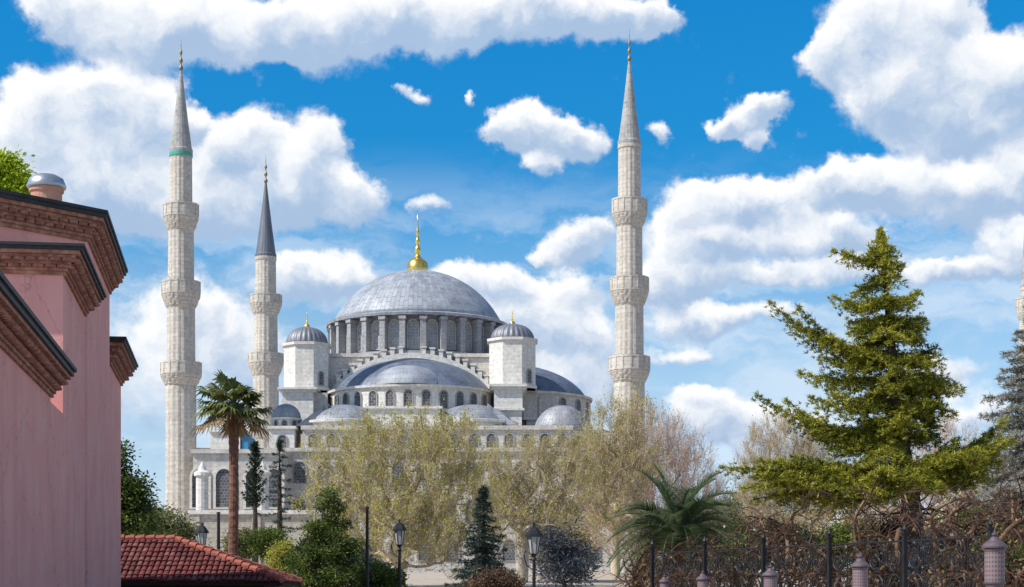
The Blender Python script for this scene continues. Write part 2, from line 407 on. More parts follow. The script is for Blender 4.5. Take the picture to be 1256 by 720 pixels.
def plaster(name):
    m = bpy.data.materials.new(name); m.use_nodes = True
    t = m.node_tree; n = t.nodes; l = t.links.new; b = n['Principled BSDF']
    b.inputs['Roughness'].default_value = 0.9; b.inputs['Specular IOR Level'].default_value = 0.15
    tcn = n.new('ShaderNodeTexCoord')
    def noise(scale, st, det=6):
        mp = n.new('ShaderNodeMapping'); mp.inputs['Scale'].default_value = st; l(tcn.outputs['Object'], mp.inputs[0])
        z = n.new('ShaderNodeTexNoise'); z.inputs['Scale'].default_value = scale; z.inputs['Detail'].default_value = det; l(mp.outputs[0], z.inputs['Vector']); return z.outputs['Fac']
    a = noise(0.5, (1, 1, 1)); s = noise(1.4, (1, 1, 0.05), 8); f = noise(14, (1, 1, 1))
    r = n.new('ShaderNodeValToRGB'); r.color_ramp.elements[0].position = 0.3; r.color_ramp.elements[0].color = (0.72, 0.335, 0.295, 1)
    r.color_ramp.elements[1].position = 0.7; r.color_ramp.elements[1].color = (0.80, 0.405, 0.355, 1); l(a, r.inputs[0])
    mr = n.new('ShaderNodeMapRange'); mr.inputs[1].default_value = 0.52; mr.inputs[2].default_value = 0.75; mr.inputs[4].default_value = 0.5; l(s, mr.inputs[0])
    mx = n.new('ShaderNodeMix'); mx.data_type = 'RGBA'; l(mr.outputs[0], mx.inputs[0]); l(r.outputs[0], mx.inputs[6]); mx.inputs[7].default_value = (0.56, 0.26, 0.235, 1)
    # faded and patched areas, hairline cracks
    pa = noise(0.9, (1, 1, .7), 9); mp_ = n.new('ShaderNodeMapRange'); mp_.inputs[1].default_value = 0.56; mp_.inputs[2].default_value = 0.62; mp_.inputs[4].default_value = 0.35; l(pa, mp_.inputs[0])
    m2 = n.new('ShaderNodeMix'); m2.data_type = 'RGBA'; l(mp_.outputs[0], m2.inputs[0]); l(mx.outputs[2], m2.inputs[6]); m2.inputs[7].default_value = (0.70, 0.47, 0.43, 1)
    vo = n.new('ShaderNodeTexVoronoi'); vo.feature = 'DISTANCE_TO_EDGE'; vo.inputs['Scale'].default_value = 0.45
    wz = n.new('ShaderNodeTexNoise'); wz.inputs['Scale'].default_value = 2.2; l(tcn.outputs['Object'], wz.inputs['Vector'])
    av = n.new('ShaderNodeVectorMath'); av.operation = 'MULTIPLY_ADD'; l(wz.outputs['Color'], av.inputs[0]); av.inputs[1].default_value = (.9, .9, .9); l(tcn.outputs['Object'], av.inputs[2]); l(av.outputs[0], vo.inputs['Vector'])
    ck = n.new('ShaderNodeMapRange'); ck.inputs[1].default_value = 0.0; ck.inputs[2].default_value = 0.012; ck.inputs[3].default_value = 0.45; ck.inputs[4].default_value = 0.0; l(vo.outputs['Distance'], ck.inputs[0])
    m3 = n.new('ShaderNodeMix'); m3.data_type = 'RGBA'; l(ck.outputs[0], m3.inputs[0]); l(m2.outputs[2], m3.inputs[6]); m3.inputs[7].default_value = (0.30, 0.15, 0.15, 1)
    l(m3.outputs[2], b.inputs['Base Color'])
    bn = n.new('ShaderNodeBump'); bn.inputs['Strength'].default_value = 0.25; bn.inputs['Distance'].default_value = 0.03; l(f, bn.inputs['Height']); l(bn.outputs[0], b.inputs['Normal'])
    return m
def with_holes(name, c_solid, c_hole, scale):
    """sheet metal pierced in a small diamond pattern"""
    m = bpy.data.materials.new(name); m.use_nodes = True
    t = m.node_tree; n = t.nodes; l = t.links.new; b = n['Principled BSDF']; b.inputs['Roughness'].default_value = 0.55
    tcn = n.new('ShaderNodeTexCoord'); s = n.new('ShaderNodeSeparateXYZ'); l(tcn.outputs['Object'], s.inputs[0])
    at = n.new('ShaderNodeMath'); at.operation = 'ARCTAN2'; l(s.outputs[0], at.inputs[0]); l(s.outputs[1], at.inputs[1])
    def wave(a, ka, bb, kb):
        p = n.new('ShaderNodeMath'); p.operation = 'MULTIPLY'; l(a, p.inputs[0]); p.inputs[1].default_value = ka
        q = n.new('ShaderNodeMath'); q.operation = 'MULTIPLY_ADD'; l(bb, q.inputs[0]); q.inputs[1].default_value = kb; l(p.outputs[0], q.inputs[2])
        z = n.new('ShaderNodeMath'); z.operation = 'SINE'; l(q.outputs[0], z.inputs[0]); return z.outputs[0]
    w1 = wave(at.outputs[0], 10, s.outputs[2], scale); w2 = wave(at.outputs[0], 10, s.outputs[2], -scale)
    mu = n.new('ShaderNodeMath'); mu.operation = 'MULTIPLY'; l(w1, mu.inputs[0]); l(w2, mu.inputs[1])
    r = n.new('ShaderNodeMapRange'); r.inputs[1].default_value = 0.2; r.inputs[2].default_value = 0.45; l(mu.outputs[0], r.inputs[0])
    mx = n.new('ShaderNodeMix'); mx.data_type = 'RGBA'; l(r.outputs[0], mx.inputs[0]); mx.inputs[6].default_value = (*c_solid, 1); mx.inputs[7].default_value = (*c_hole, 1)
    l(mx.outputs[2], b.inputs['Base Color']); return m

S_MIN = stone('minaret_stone', (0.62, 0.565, 0.495), (0.53, 0.48, 0.42), (0.40, 0.36, 0.32), 1.1, 0.5, 0.5, (0.38, 0.33, 0.28), 0.016)
S_WALL = stone('mosque_stone', (0.64, 0.60, 0.545), (0.55, 0.515, 0.47), (0.43, 0.40, 0.37), 1.1, 0.5, 0.55, (0.34, 0.31, 0.285), 0.016)
S_PALE = stone('pale_stone', (0.74, 0.705, 0.65), (0.67, 0.64, 0.59), (0.54, 0.515, 0.48), 1.2, 0.55, 0.4, (0.46, 0.42, 0.38), 0.016)
S_GREY = stone('grey_drum_stone', (0.40, 0.395, 0.40), (0.34, 0.34, 0.35), (0.25, 0.25, 0.26), 1.0, 0.5, 0.4, (0.2, 0.2, 0.21))
S_PREC = stone('precinct_stone', (0.55, 0.49, 0.41), (0.46, 0.41, 0.34), (0.33, 0.30, 0.26), 1.1, 0.5, 0.4, (0.30, 0.26, 0.21))
LEAD = lead('dome_lead', (0.375, 0.395, 0.435), (0.30, 0.32, 0.36), 112, 0.55, 0.1)
LEAD_D = lead('slate_blue_lead', (0.16, 0.19, 0.25), (0.13, 0.155, 0.21), 90, 0.55, 0.1)
LEAD_S = lead('small_dome_lead', (0.33, 0.335, 0.36), (0.26, 0.265, 0.29), 48, 0.55, 0.1)
LEAD_T = mat('turret_dome_lead', (0.17, 0.175, 0.20), (0.24, 0.245, 0.275), 2.0, 0.5, 0.3)
LEAD_R = lead('roof_lead', (0.28, 0.295, 0.335), (0.22, 0.235, 0.275), 60, 0.55, 0.1)
SPIRE_G = stone('weathered_spire', (0.42, 0.41, 0.39), (0.35, 0.34, 0.325), (0.26, 0.25, 0.24), 0.7, 1.1, 0.35, (0.25, 0.24, 0.23))
SPIRE_D = mat('dark_spire_lead', (0.115, 0.125, 0.15), (0.17, 0.18, 0.21), 1.2, 0.55, 0.2, 0.2, stretch=(1,1,.3))
GOLD = mat('gilded_copper', (0.80, 0.50, 0.10), (0.90, 0.62, 0.18), 4, 0.28, 0.85)
BRONZE = mat('dull_finial_copper', (0.22, 0.17, 0.09), (0.32, 0.25, 0.13), 4, 0.5, 0.5)
PANE = stone('plaster_window_lattice', (0.42, 0.43, 0.45), (0.30, 0.315, 0.34), (0.55, 0.54, 0.53), 0.4, 0.4, 0.3, (0.25, 0.26, 0.28), 0.035)
PANE_D = stone('leaded_window_grille', (0.07, 0.075, 0.09), (0.15, 0.155, 0.165), (0.30, 0.29, 0.28), 0.42, 0.36, 0.3, (0.05, 0.05, 0.06), 0.03)
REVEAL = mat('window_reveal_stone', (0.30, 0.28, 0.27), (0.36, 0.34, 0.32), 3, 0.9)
TEAL = mat('green_tile_band', (0.05, 0.30, 0.24), (0.10, 0.42, 0.33), 3, 0.4)
BLUE = mat('blue_painted_panel', (0.04, 0.20, 0.38), (0.06, 0.25, 0.44), 3, 0.6)
PINK = plaster('faded_pink_plaster')
PINK_L = mat('pale_pink_moulding', (0.50, 0.27, 0.25), (0.58, 0.33, 0.30), 2, 0.9)
BRICK = mat('terracotta_cornice_brick', (0.19, 0.085, 0.06), (0.52, 0.29, 0.215), 4.5, 0.9, bump=.4, c3=(0.34, 0.16, 0.115))
EAVE = mat('blackened_lead_edge', (0.020, 0.022, 0.026), (0.045, 0.047, 0.052), 3, 0.6)
ROOF_P = mat('weathered_lead_roof', (0.36, 0.35, 0.35), (0.48, 0.465, 0.45), 1.2, 0.55, 0.2)
CAPM = mat('zinc_cap', (0.42, 0.43, 0.45), (0.52, 0.53, 0.55), 2, 0.35, 0.7)
CHIM = mat('terracotta_chimney', (0.45, 0.22, 0.15), (0.55, 0.30, 0.21), 4, 0.9)
TILE = mat('red_clay_tile', (0.10, 0.022, 0.022), (0.27, 0.075, 0.060), 3.2, 0.8, bump=.2, c3=(0.17, 0.038, 0.036))
def vary(m, cols):
    t = m.node_tree; n = t.nodes; l = t.links.new; b = n['Principled BSDF']; src = b.inputs['Base Color'].links[0].from_socket
    g_ = n.new('ShaderNodeNewGeometry'); r = n.new('ShaderNodeValToRGB'); e = r.color_ramp.elements
    e[0].color = (*cols[0], 1); e[1].color = (*cols[-1], 1)
    for i, c in enumerate(cols[1:-1]): q = e.new((i+1)/(len(cols)-1)); q.color = (*c, 1)
    l(g_.outputs['Random Per Island'], r.inputs[0])
    mx = n.new('ShaderNodeMix'); mx.data_type = 'RGBA'; mx.inputs[0].default_value = .6; l(src, mx.inputs[6]); l(r.outputs[0], mx.inputs[7]); l(mx.outputs[2], b.inputs['Base Color'])
vary(TILE, [(0.06,0.022,0.020),(0.14,0.036,0.032),(0.19,0.05,0.042),(0.10,0.045,0.038),(0.30,0.14,0.11)])
TILE_H = mat('orange_hip_tile', (0.22, 0.055, 0.042), (0.40, 0.13, 0.085), 3, 0.8)
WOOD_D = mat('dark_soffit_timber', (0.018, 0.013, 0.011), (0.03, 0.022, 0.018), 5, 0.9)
IRON = mat('black_iron', (0.018, 0.019, 0.022), (0.035, 0.036, 0.040), 6, 0.5, 0.3)
FROST = mat('frosted_lamp_glass', (0.34, 0.35, 0.35), (0.46, 0.46, 0.45), 6, 0.3)
LANT = with_holes('pierced_mauve_metal', (0.21, 0.15, 0.16), (0.10, 0.07, 0.08), 75)
LANT_C = mat('dark_mauve_metal', (0.10, 0.075, 0.088), (0.155, 0.118, 0.13), 9, 0.5, 0.2)
BARK_D = mat('dark_bark', (0.045, 0.033, 0.026), (0.10, 0.075, 0.058), 5, 0.95, bump=.6, stretch=(1,1,.25))
BARK_P = mat('pale_plane_bark', (0.30, 0.265, 0.21), (0.50, 0.47, 0.40), 1.6, 0.9, bump=.3, c3=(0.40, 0.35, 0.28))
BARK_T = mat('tan_twig_bark', (0.38, 0.30, 0.20), (0.54, 0.44, 0.30), 3, 0.95)
BARK_R = mat('pinkish_twig_bark', (0.42, 0.31, 0.255), (0.58, 0.45, 0.375), 3, 0.95)
BARK_V2 = mat('dark_vine_twig', (0.045, 0.026, 0.020), (0.14, 0.078, 0.05), 1.6, 0.95, c3=(0.085, 0.048, 0.034))
BARK_V = mat('vine_bark', (0.085, 0.050, 0.034), (0.30, 0.19, 0.115), 2.2, 0.95, bump=.5, c3=(0.16, 0.095, 0.06))
PALM_T = mat('palm_trunk_bark', (0.09, 0.045, 0.032), (0.26, 0.13, 0.085), 3, 0.95, bump=.6, stretch=(1,1,2.5))
L_SPRING = leaf('yellow_green_spring_leaf', [(0.32,0.32,0.065),(0.48,0.465,0.10),(0.60,0.56,0.15)], .35, .58)
L_TAN = leaf('tan_catkin', [(0.42,0.34,0.14),(0.54,0.45,0.19),(0.62,0.52,0.25)], .4, .55)
L_ROSE = leaf('rosy_bud', [(0.42,0.30,0.23),(0.52,0.40,0.30),(0.56,0.46,0.32)], .4, .45)
L_CEDAR = leaf('cedar_needles', [(0.07,0.085,0.018),(0.34,0.345,0.045),(0.52,0.48,0.075)], 1.3, .2)
L_BLUE = leaf('blue_spruce_needles', [(0.15,0.16,0.14),(0.34,0.34,0.30),(0.52,0.50,0.44)], .9, .3)
L_BUSH = leaf('bright_green_leaf', [(0.020,0.042,0.014),(0.085,0.125,0.026),(0.25,0.30,0.055)], 1.3, .3)
L_LIME = leaf('lime_green_leaf', [(0.16,0.24,0.012),(0.34,0.44,0.022),(0.48,0.56,0.04)], .8, .5)
L_DARK = leaf('dark_evergreen_leaf', [(0.010,0.024,0.014),(0.025,0.048,0.025),(0.045,0.075,0.035)], .9, .15)
L_FIR = leaf('dark_fir_needles', [(0.018,0.038,0.032),(0.045,0.075,0.06),(0.085,0.12,0.09)], .9, .2)
L_NAVY = leaf('blackish_blue_leaf', [(0.025,0.035,0.05),(0.055,0.07,0.09),(0.13,0.145,0.15)], .9, .2)
L_OLIVE = leaf('olive_leaf', [(0.08,0.10,0.035),(0.16,0.175,0.06),(0.25,0.25,0.09)], .9, .35)
L_RED = leaf('copper_leaf', [(0.05,0.032,0.022),(0.12,0.07,0.045),(0.20,0.14,0.08)], .9, .25)
L_FANP = leaf('fan_palm_leaf', [(0.045,0.065,0.02),(0.13,0.155,0.045),(0.28,0.29,0.10)], .6, .35)
L_DATE = leaf('date_palm_leaf', [(0.07,0.105,0.052),(0.15,0.20,0.10),(0.27,0.32,0.17)], .6, .35)
L_DEAD = leaf('dry_palm_leaf', [(0.15,0.10,0.05),(0.25,0.17,0.085),(0.33,0.24,0.13)], .6, .2)
L_DRY = leaf('dry_vine_leaf', [(0.10,0.055,0.03),(0.23,0.15,0.07),(0.42,0.32,0.16)], 1.2, .3)
PAVE = mat('beige_paving', (0.36, 0.30, 0.24), (0.48, 0.41, 0.34), 0.6, 0.9, detail=10, c3=(0.42, 0.355, 0.285))

# ------------------------------------------------------------------ ground
g = MB()
ys = [-400, -60, 20, 55] + [55 + 125 * i / 20 for i in range(1, 21)] + [300, 600, 1500, 5000]
xs = [-4000, -800, -250, -80, 0, 80, 250, 800, 4000]
g.add([(x, y, ground_z(y)) for y in ys for x in xs],
      [(j*9+i, j*9+i+1, (j+1)*9+i+1, (j+1)*9+i) for j in range(len(ys)-1) for i in range(8)])
tag(g.build('ground', PAVE, smooth=True), kind='structure')

# ------------------------------------------------------------------ mosque
CX, CY = -13.4, 249.0
GZ = ground_z(240)
mosque = thing('mosque', 'great grey domed mosque with gilded finial standing between the tall minarets', 'mosque', (CX, CY, GZ))
WLIST = []
def arch_window(mb, c, u, hw, z0, z1, depth=0.12, n=8, rim=0.16):
    """arched window: stone surround standing proud of the wall, pane set back inside it. c on the wall face, u along the wall, outward = (u.y, -u.x)"""
    out = (u[1], -u[0])
    def arc(h, ztop):
        zs = ztop - h
        return [(-h, z0), (h, z0)] + [(h*math.cos(PI*i/n), zs + h*math.sin(PI*i/n)) for i in range(n+1)]
    def P3(a, o): return (c[0] + u[0]*a[0] + out[0]*o, c[1] + u[1]*a[0] + out[1]*o, a[1])
    inner, outer = arc(hw, z1), arc(hw + rim, z1 + rim)
    outer[0] = (-(hw+rim), z0 - rim*.6); outer[1] = (hw+rim, z0 - rim*.6)
    k = len(inner)
    mb.add([P3(a, 0.02) for a in inner], [tuple(range(k))], 1)
    v = [P3(a, depth) for a in inner] + [P3(a, depth) for a in outer] + [P3(a, 0.02) for a in inner] + [P3(a, 0.0) for a in outer]
    f = []
    for i in range(k):
        j = (i+1) % k
        f += [(i, j, k+j, k+i), (2*k+i, 2*k+j, j, i), (k+i, k+j, 3*k+j, 3*k+i)]
    mb.add(v, f, 0)
def finial(name, parent, c, z0, h, r, m, n=16):
    mb = MB()
    prof = [(r*.95, z0), (r, z0+h*.05), (r*.92, z0+h*.16), (r*.55, z0+h*.22), (r*.22, z0+h*.27), (r*.2, z0+h*.31), (r*.36, z0+h*.36), (r*.2, z0+h*.41),
            (r*.14, z0+h*.46), (r*.27, z0+h*.50), (r*.15, z0+h*.54), (r*.10, z0+h*.6), (r*.19, z0+h*.64), (r*.10, z0+h*.68), (r*.06, z0+h*.8), (r*.02, z0+h)]
    mb.lathe(c, prof, n)
    return mb.build(name, m, parent, smooth=True)
def dome_prof(rr, z0, z1, n=14, pw=1.0):
    h = z1 - z0
    return [(max(rr*math.cos(PI/2*i/n)**pw, 0.0), z0 + h*math.sin(PI/2*i/n)) for i in range(n+1)]

def seg_prof(rr, z0, z1, n=16):
    h = z1 - z0; rad = (rr*rr + h*h) / (2*h); th = math.asin(min(rr/rad, 1))
    return [(max(rad*math.sin(th*(1-i/n)), 0.0), z1 - rad + rad*math.cos(th*(1-i/n))) for i in range(n+1)]
# main body
b = MB()
b.box(X(250,221), X(752,221), 221, 277, GZ-1, 20.3)
b.box(X(232,221), X(755,221), 220.6, 277.4, 20.3, 20.75)
mosque_wall = b.build('wall', S_WALL, mosque)
b = MB()
b.box(X(372,222), X(700,222), 222.3, 276, 20.75, 23.2)
b.box(X(369,222), X(703,222), 222.0, 276.3, 23.2, 23.7)
b.box(CX-12.6, CX+12.6, 237, 262, 23.7, 34.4)
b.box(CX-13.0, CX+13.0, 236.7, 262.3, 34.4, 34.9)
upper = b.build('upper_wall', S_WALL, mosque)
# windows along the upper wall
for i in range(15):
    x = X(384,222) + i * (X(690,222) - X(384,222)) / 14
    m_ = MB(); arch_window(m_, (x, 222.3), (1, 0), 0.55, 20.95, 22.7)
    m_.build('window', [REVEAL, PANE_D], upper)
for row_z, n_ in ((6.6, 14), (11.6, 16), (16.4, 16)):
    for i in range(n_):
        x = X(262,221) + (i + .5) * (X(745,221) - X(262,221)) / n_
        m_ = MB(); arch_window(m_, (x, 221), (1, 0), 0.75, row_z, row_z + 2.6)
        m_.build('window', [REVEAL, PANE_D], mosque_wall)
# drum with its buttresses and windows
DR, DZ0, DZ1 = 11.3, 34.9, 40.1
d = MB(); d.lathe((CX, CY), [(DR, DZ0), (DR, DZ1)], 84)
d.lathe((CX, CY), [(12.9, DZ0-.3), (12.9, DZ0+.35), (DR, DZ0+.5)], 84)
drum = d.build('drum', S_GREY, mosque, origin=(CX, CY, GZ))
for i in range(28):
    a = 2*PI*(i+.5)/28
    ca, sa = math.cos(a), math.sin(a)
    p_ = MB(); p_.obox((CX + 11.95*ca, CY + 11.95*sa), (-sa, ca), 0.38, 0.72, DZ0+.35, DZ1-.55)
    p_.obox((CX + 12.0*ca, CY + 12.0*sa), (-sa, ca), 0.50, 0.82, DZ1-.55, DZ1-.12)
    p_.build('buttress', S_GREY, drum)
    a = 2*PI*i/28; ca, sa = math.cos(a), math.sin(a)
    m_ = MB(); arch_window(m_, (CX + 11.3*ca*.999, CY + 11.3*sa*.999), (-sa, ca), 0.70, DZ0+.85, DZ1-.55, 0.25)
    m_.build('window', [S_WALL, PANE], drum)
r_ = MB(); r_.lathe((CX, CY), [(DR+.2, DZ1-.05), (12.9, DZ1), (13.0, DZ1+.35), (12.3, DZ1+.6), (11.9, DZ1+.62)], 84)
r_.build('cornice', LEAD, mosque, origin=(CX, CY, GZ), smooth=False)
dm = MB(); dm.lathe((CX, CY), seg_prof(12.05, DZ1+.5, 48.3, 18), 112)
dome = dm.build('main_dome', LEAD, mosque, origin=(CX, CY, GZ), smooth=True)
finial('finial', dome, (CX, CY), 48.0, 9.0, 1.55, GOLD, 20)

# front great arch with stepped extrados
AZ0 = 29.2
ah, ar = 34.15, 13.9                      # crown height, radius of the segmental arch
acz = ah - ar
def arc_pts(rad, zlow, n=24):
    hc = math.sqrt(max(rad*rad - (zlow-acz)**2, 0)); th = math.asin(hc/rad)
    return [(CX + rad*math.sin(-th + 2*th*i/n), acz + rad*math.cos(-th + 2*th*i/n)) for i in range(n+1)]
inn = arc_pts(ar, AZ0); outr = arc_pts(ar + .75, AZ0)
a_ = MB(); a_.xzprism(inn + outr[::-1], 235.9, 236.98)
arch = a_.build('great_arch', S_PALE, mosque)
for s in (-1, 1):
    for i in range(9):
        th = s * R(6 + i * 4.6); rad = ar + .75
        x, z = CX + rad*math.sin(th), acz + rad*math.cos(th)
        q = MB(); q.box(x-.28, x+.28, 235.95, 236.9, z-.25, z+.75); q.box(x-.4, x+.4, 235.85, 236.95, z+.75, z+.95)
        q.build('step_block', S_PALE, arch)
# front semi dome on its window drum
def semi(name_d, name_w, c, rd, rw, z0, z1, z2, a0, a1, mw, md, nwin, step=0.0, whw=.5):
    w_ = MB(); w_.lathe(c, [(rw, z0), (rw, z1-.35), (rw+.4, z1-.3), (rw+.45, z1), (rd, z1+.12)], 48, a0, a1)
    wd = w_.build(name_w, mw, mosque, origin=(c[0], c[1], z0))
    for i in range(nwin):
        a = a0 + (a1-a0) * (i + .5) / nwin; ca, sa = math.cos(a), math.sin(a)
        m_ = MB(); arch_window(m_, (c[0] + rw*ca*.999, c[1] + rw*sa*.999), (-sa, ca), whw, z0 + .45, z1 - .75, .14, rim=.14)
        m_.build('window', [REVEAL, PANE_D], wd)
    s_ = MB(); s_.lathe(c, [(0.5*(p+q), 0.5*(u+v)) for (p, u), (q, v) in zip(dome_prof(rd, z1+.1, z2, 14), seg_prof(rd, z1+.1, z2, 14))], 64, a0, a1)
    return s_.build(name_d, md, mosque, origin=(c[0], c[1], z1), smooth=True)
FX, FY = CX, 236.95
semi('semi_dome', 'semi_dome_drum', (FX, FY), 10.6, 11.2, 26.0, 29.4, 34.0, PI, 2*PI, S_PALE, LEAD_D, 15)
m_ = MB(); m_.lathe((FX-.2, FY-7.0), dome_prof(4.8, 29.5, 32.35, 10), 40, PI, 2*PI)
m_.build('inner_dome', LEAD, mosque, origin=(FX-.2, FY-7.0, 29.4), smooth=True)
# side semi domes
semi('side_semi_dome', 'side_drum', (CX+12.6, CY), 11.4, 11.8, 26.0, 30.0, 34.9, -PI/2, PI/2, S_WALL, LEAD_D, 11)
semi('side_semi_dome', 'side_drum', (CX-12.6, CY), 6.0, 6.3, 26.0, 30.0, 33.4, PI/2, 1.5*PI, S_WALL, LEAD_D, 7)
semi('side_semi_dome', 'side_drum', (CX, 262), 10.6, 11.2, 26.0, 29.4, 34.0, 0, PI, S_WALL, LEAD_D, 11)
# exedra half domes and the lean-to roofs below the front semi dome
for s in (-1, 1):
    c = (FX + s*8.3, 228.2)
    semi('exedra_dome', 'exedra_drum', c, 5.2, 5.5, 23.6, 24.6, 27.0, PI, 2*PI, S_PALE, LEAD_R, 5, whw=.2)
    q = MB()
    x0, x1 = FX + s*10.2, FX + s*14.2
    zt, zb = 26.9, 23.8
    q.add([(x0,231,zt),(x0,225,zt),(x1,223.4,zb),(x1,231,zb),(x0,231,zb),(x0,225,zb)], [(0,1,2,3),(1,5,2),(0,3,4),(4,3,2,5),(0,4,5,1)])
    q.build('lean_to_roof', LEAD_R, mosque)
q = MB(); q.box(X(452,225), X(540,225), 224.4, 228, 23.7, 26.1); q.box(X(449,225), X(543,225), 224.1, 228, 26.1, 26.4)
q.build('porch_block', S_PALE, mosque)
# weight turrets
def turret(cx, cy, r, z0, z1, zd):
    t = MB()
    oc = lambda rr: [(cx + rr*math.cos(PI/8 + PI/4*i)/math.cos(PI/8), cy + rr*math.sin(PI/8 + PI/4*i)/math.cos(PI/8)) for i in range(8)]
    t.prism(oc(r), z0, z1); t.prism(oc(r+.28), z1, z1+.35); t.prism(oc(r+.18), z0, z0+.4)
    o = t.build('turret', S_PALE, mosque)
    c = MB(); c.lathe((cx, cy), [(rr, z) for rr, z in dome_prof(r*.93, z1+.3, zd, 10, .8)], 96, rib=.035, nr=24)
    c.build('turret_dome', LEAD_T, o, origin=(cx, cy, z1), smooth=True)
    finial('finial', o, (cx, cy), zd-.1, 2.3, .42, GOLD, 12)
    m_ = MB(); arch_window(m_, (cx + r*.71, cy - r*.71), (.7071, .7071), .35, z0+.7, z0+2.4)
    m_.build('window', [REVEAL, PANE_D], o)
turret(-27.6, 236, 2.95, 29.6, 35.6, 38.3)
turret(0.05, 236, 3.1, 29.9, 36.2, 38.7)
# pedestals under the turrets, stepped with cornices
def pedestal(x0, x1, y0, y1, steps, m=S_PALE):
    q = MB()
    for (z0, z1, g_) in steps: q.box(x0-g_, x1+g_, y0-g_, y1+g_, z0, z1)
    q.build('pedestal', m, mosque)
pedestal(X(346,231), X(384,231), 231.2, 243, [(20.75,29.0,0),(29.0,29.35,.35),(29.35,29.6,.6)])
pedestal(X(384,233)+.05, X(402,233), 232.6, 243, [(23.7,29.1,0)], S_WALL)
pedestal(X(607,230), X(640,230), 229.5, 242, [(20.75,24.2,.35),(24.2,26.4,0),(26.4,26.7,.35),(26.7,29.1,.1),(29.1,29.5,.45),(29.5,29.85,.7)])
pedestal(X(640,240)+.6, X(680,240), 238, 250, [(20.75,29.6,0),(29.6,29.95,.25)], S_WALL)
# corner domes
def corner_dome(cx, cy, rd, rb, z0, z1, z2):
    q = MB()
    oc = lambda rr: [(cx + rr*math.cos(PI/8 + PI/4*i), cy + rr*math.sin(PI/8 + PI/4*i)) for i in range(8)]
    q.prism(oc(rb), z0, z1-.3); q.prism(oc(rb+.35), z1-.3, z1)
    o = q.build('corner_drum', S_PALE, mosque)
    for k in range(8):
        a = PI/4*k; ap = rb*math.cos(PI/8)
        m_ = MB(); arch_window(m_, (cx + ap*math.cos(a), cy + ap*math.sin(a)), (-math.sin(a), math.cos(a)), rb*.16, z0+(z1-z0)*.25, z1-(z1-z0)*.3, .1, rim=.1)
        m_.build('window', [REVEAL, PANE_D], o)
    c = MB(); c.lathe((cx, cy), dome_prof(rd, z1-.02, z2, 12), 56)
    c.build('corner_dome', LEAD_S, o, origin=(cx, cy, z1), smooth=True)
corner_dome(X(689,227), 227, 3.6, 3.2, 20.7, 23.3, 26.8)
corner_dome(X(351,226), 226, 1.9, 1.75, 23.6, 25.0, 26.9)
corner_dome(X(655,262), 262, 3.4, 3.1, 20.7, 24.5, 27.6)
q = MB(); q.box(X(331,223), X(362,223), 222.2, 229, 19.0, 23.3); q.box(X(329,223), X(364,223), 221.9, 229.3, 23.3, 23.65)
cb = q.build('corner_block', S_PALE, mosque)
m_ = MB(); arch_window(m_, (X(346,222), 222.2), (1, 0), .5, 20.8, 22.5); m_.build('window', [REVEAL, PANE_D], cb)
# side gallery at the left: white penthouse, blue door panel, arcade and chimney pillar
q = MB(); q.box(X(258,216), X(294.5,216), 216, 222.5, 20.0, 22.3); q.box(X(256,216), X(300,216), 215.7, 222.8, 22.3, 22.6)
ph = q.build('penthouse', S_PALE, mosque)
q = MB(); q.box(X(296,216), X(304,216), 216.2, 222.5, 19.9, 21.95); q.build('blue_panel', BLUE, ph)
q = MB(); q.box(X(237,214), X(345,214), 214, 221.2, GZ-1, 19.5); q.box(X(234,214), X(347,214), 213.6, 221.4, 19.5, 20.0)
gal = q.build('gallery', S_WALL, mosque)
for px in (246, 275, 312, 336):
    m_ = MB(); arch_window(m_, (X(px,214), 214), (1, 0), 1.0, 12.9, 17.6, .25, 10, .3)
    m_.build('gallery_arch', [S_PALE, PANE_D], gal)
for px, rr in ((248, .75), (322, .8)):
    m_ = MB(); c = (X(px,210.5), 210.5)
    m_.lathe(c, [(rr, 10), (rr, 16.4), (rr+.25, 16.5), (rr+.25, 16.9), (rr*.7, 17.2), (rr*.5, 17.6), (.02, 18.3)], 12)
    m_.build('chimney', S_PALE, mosque)

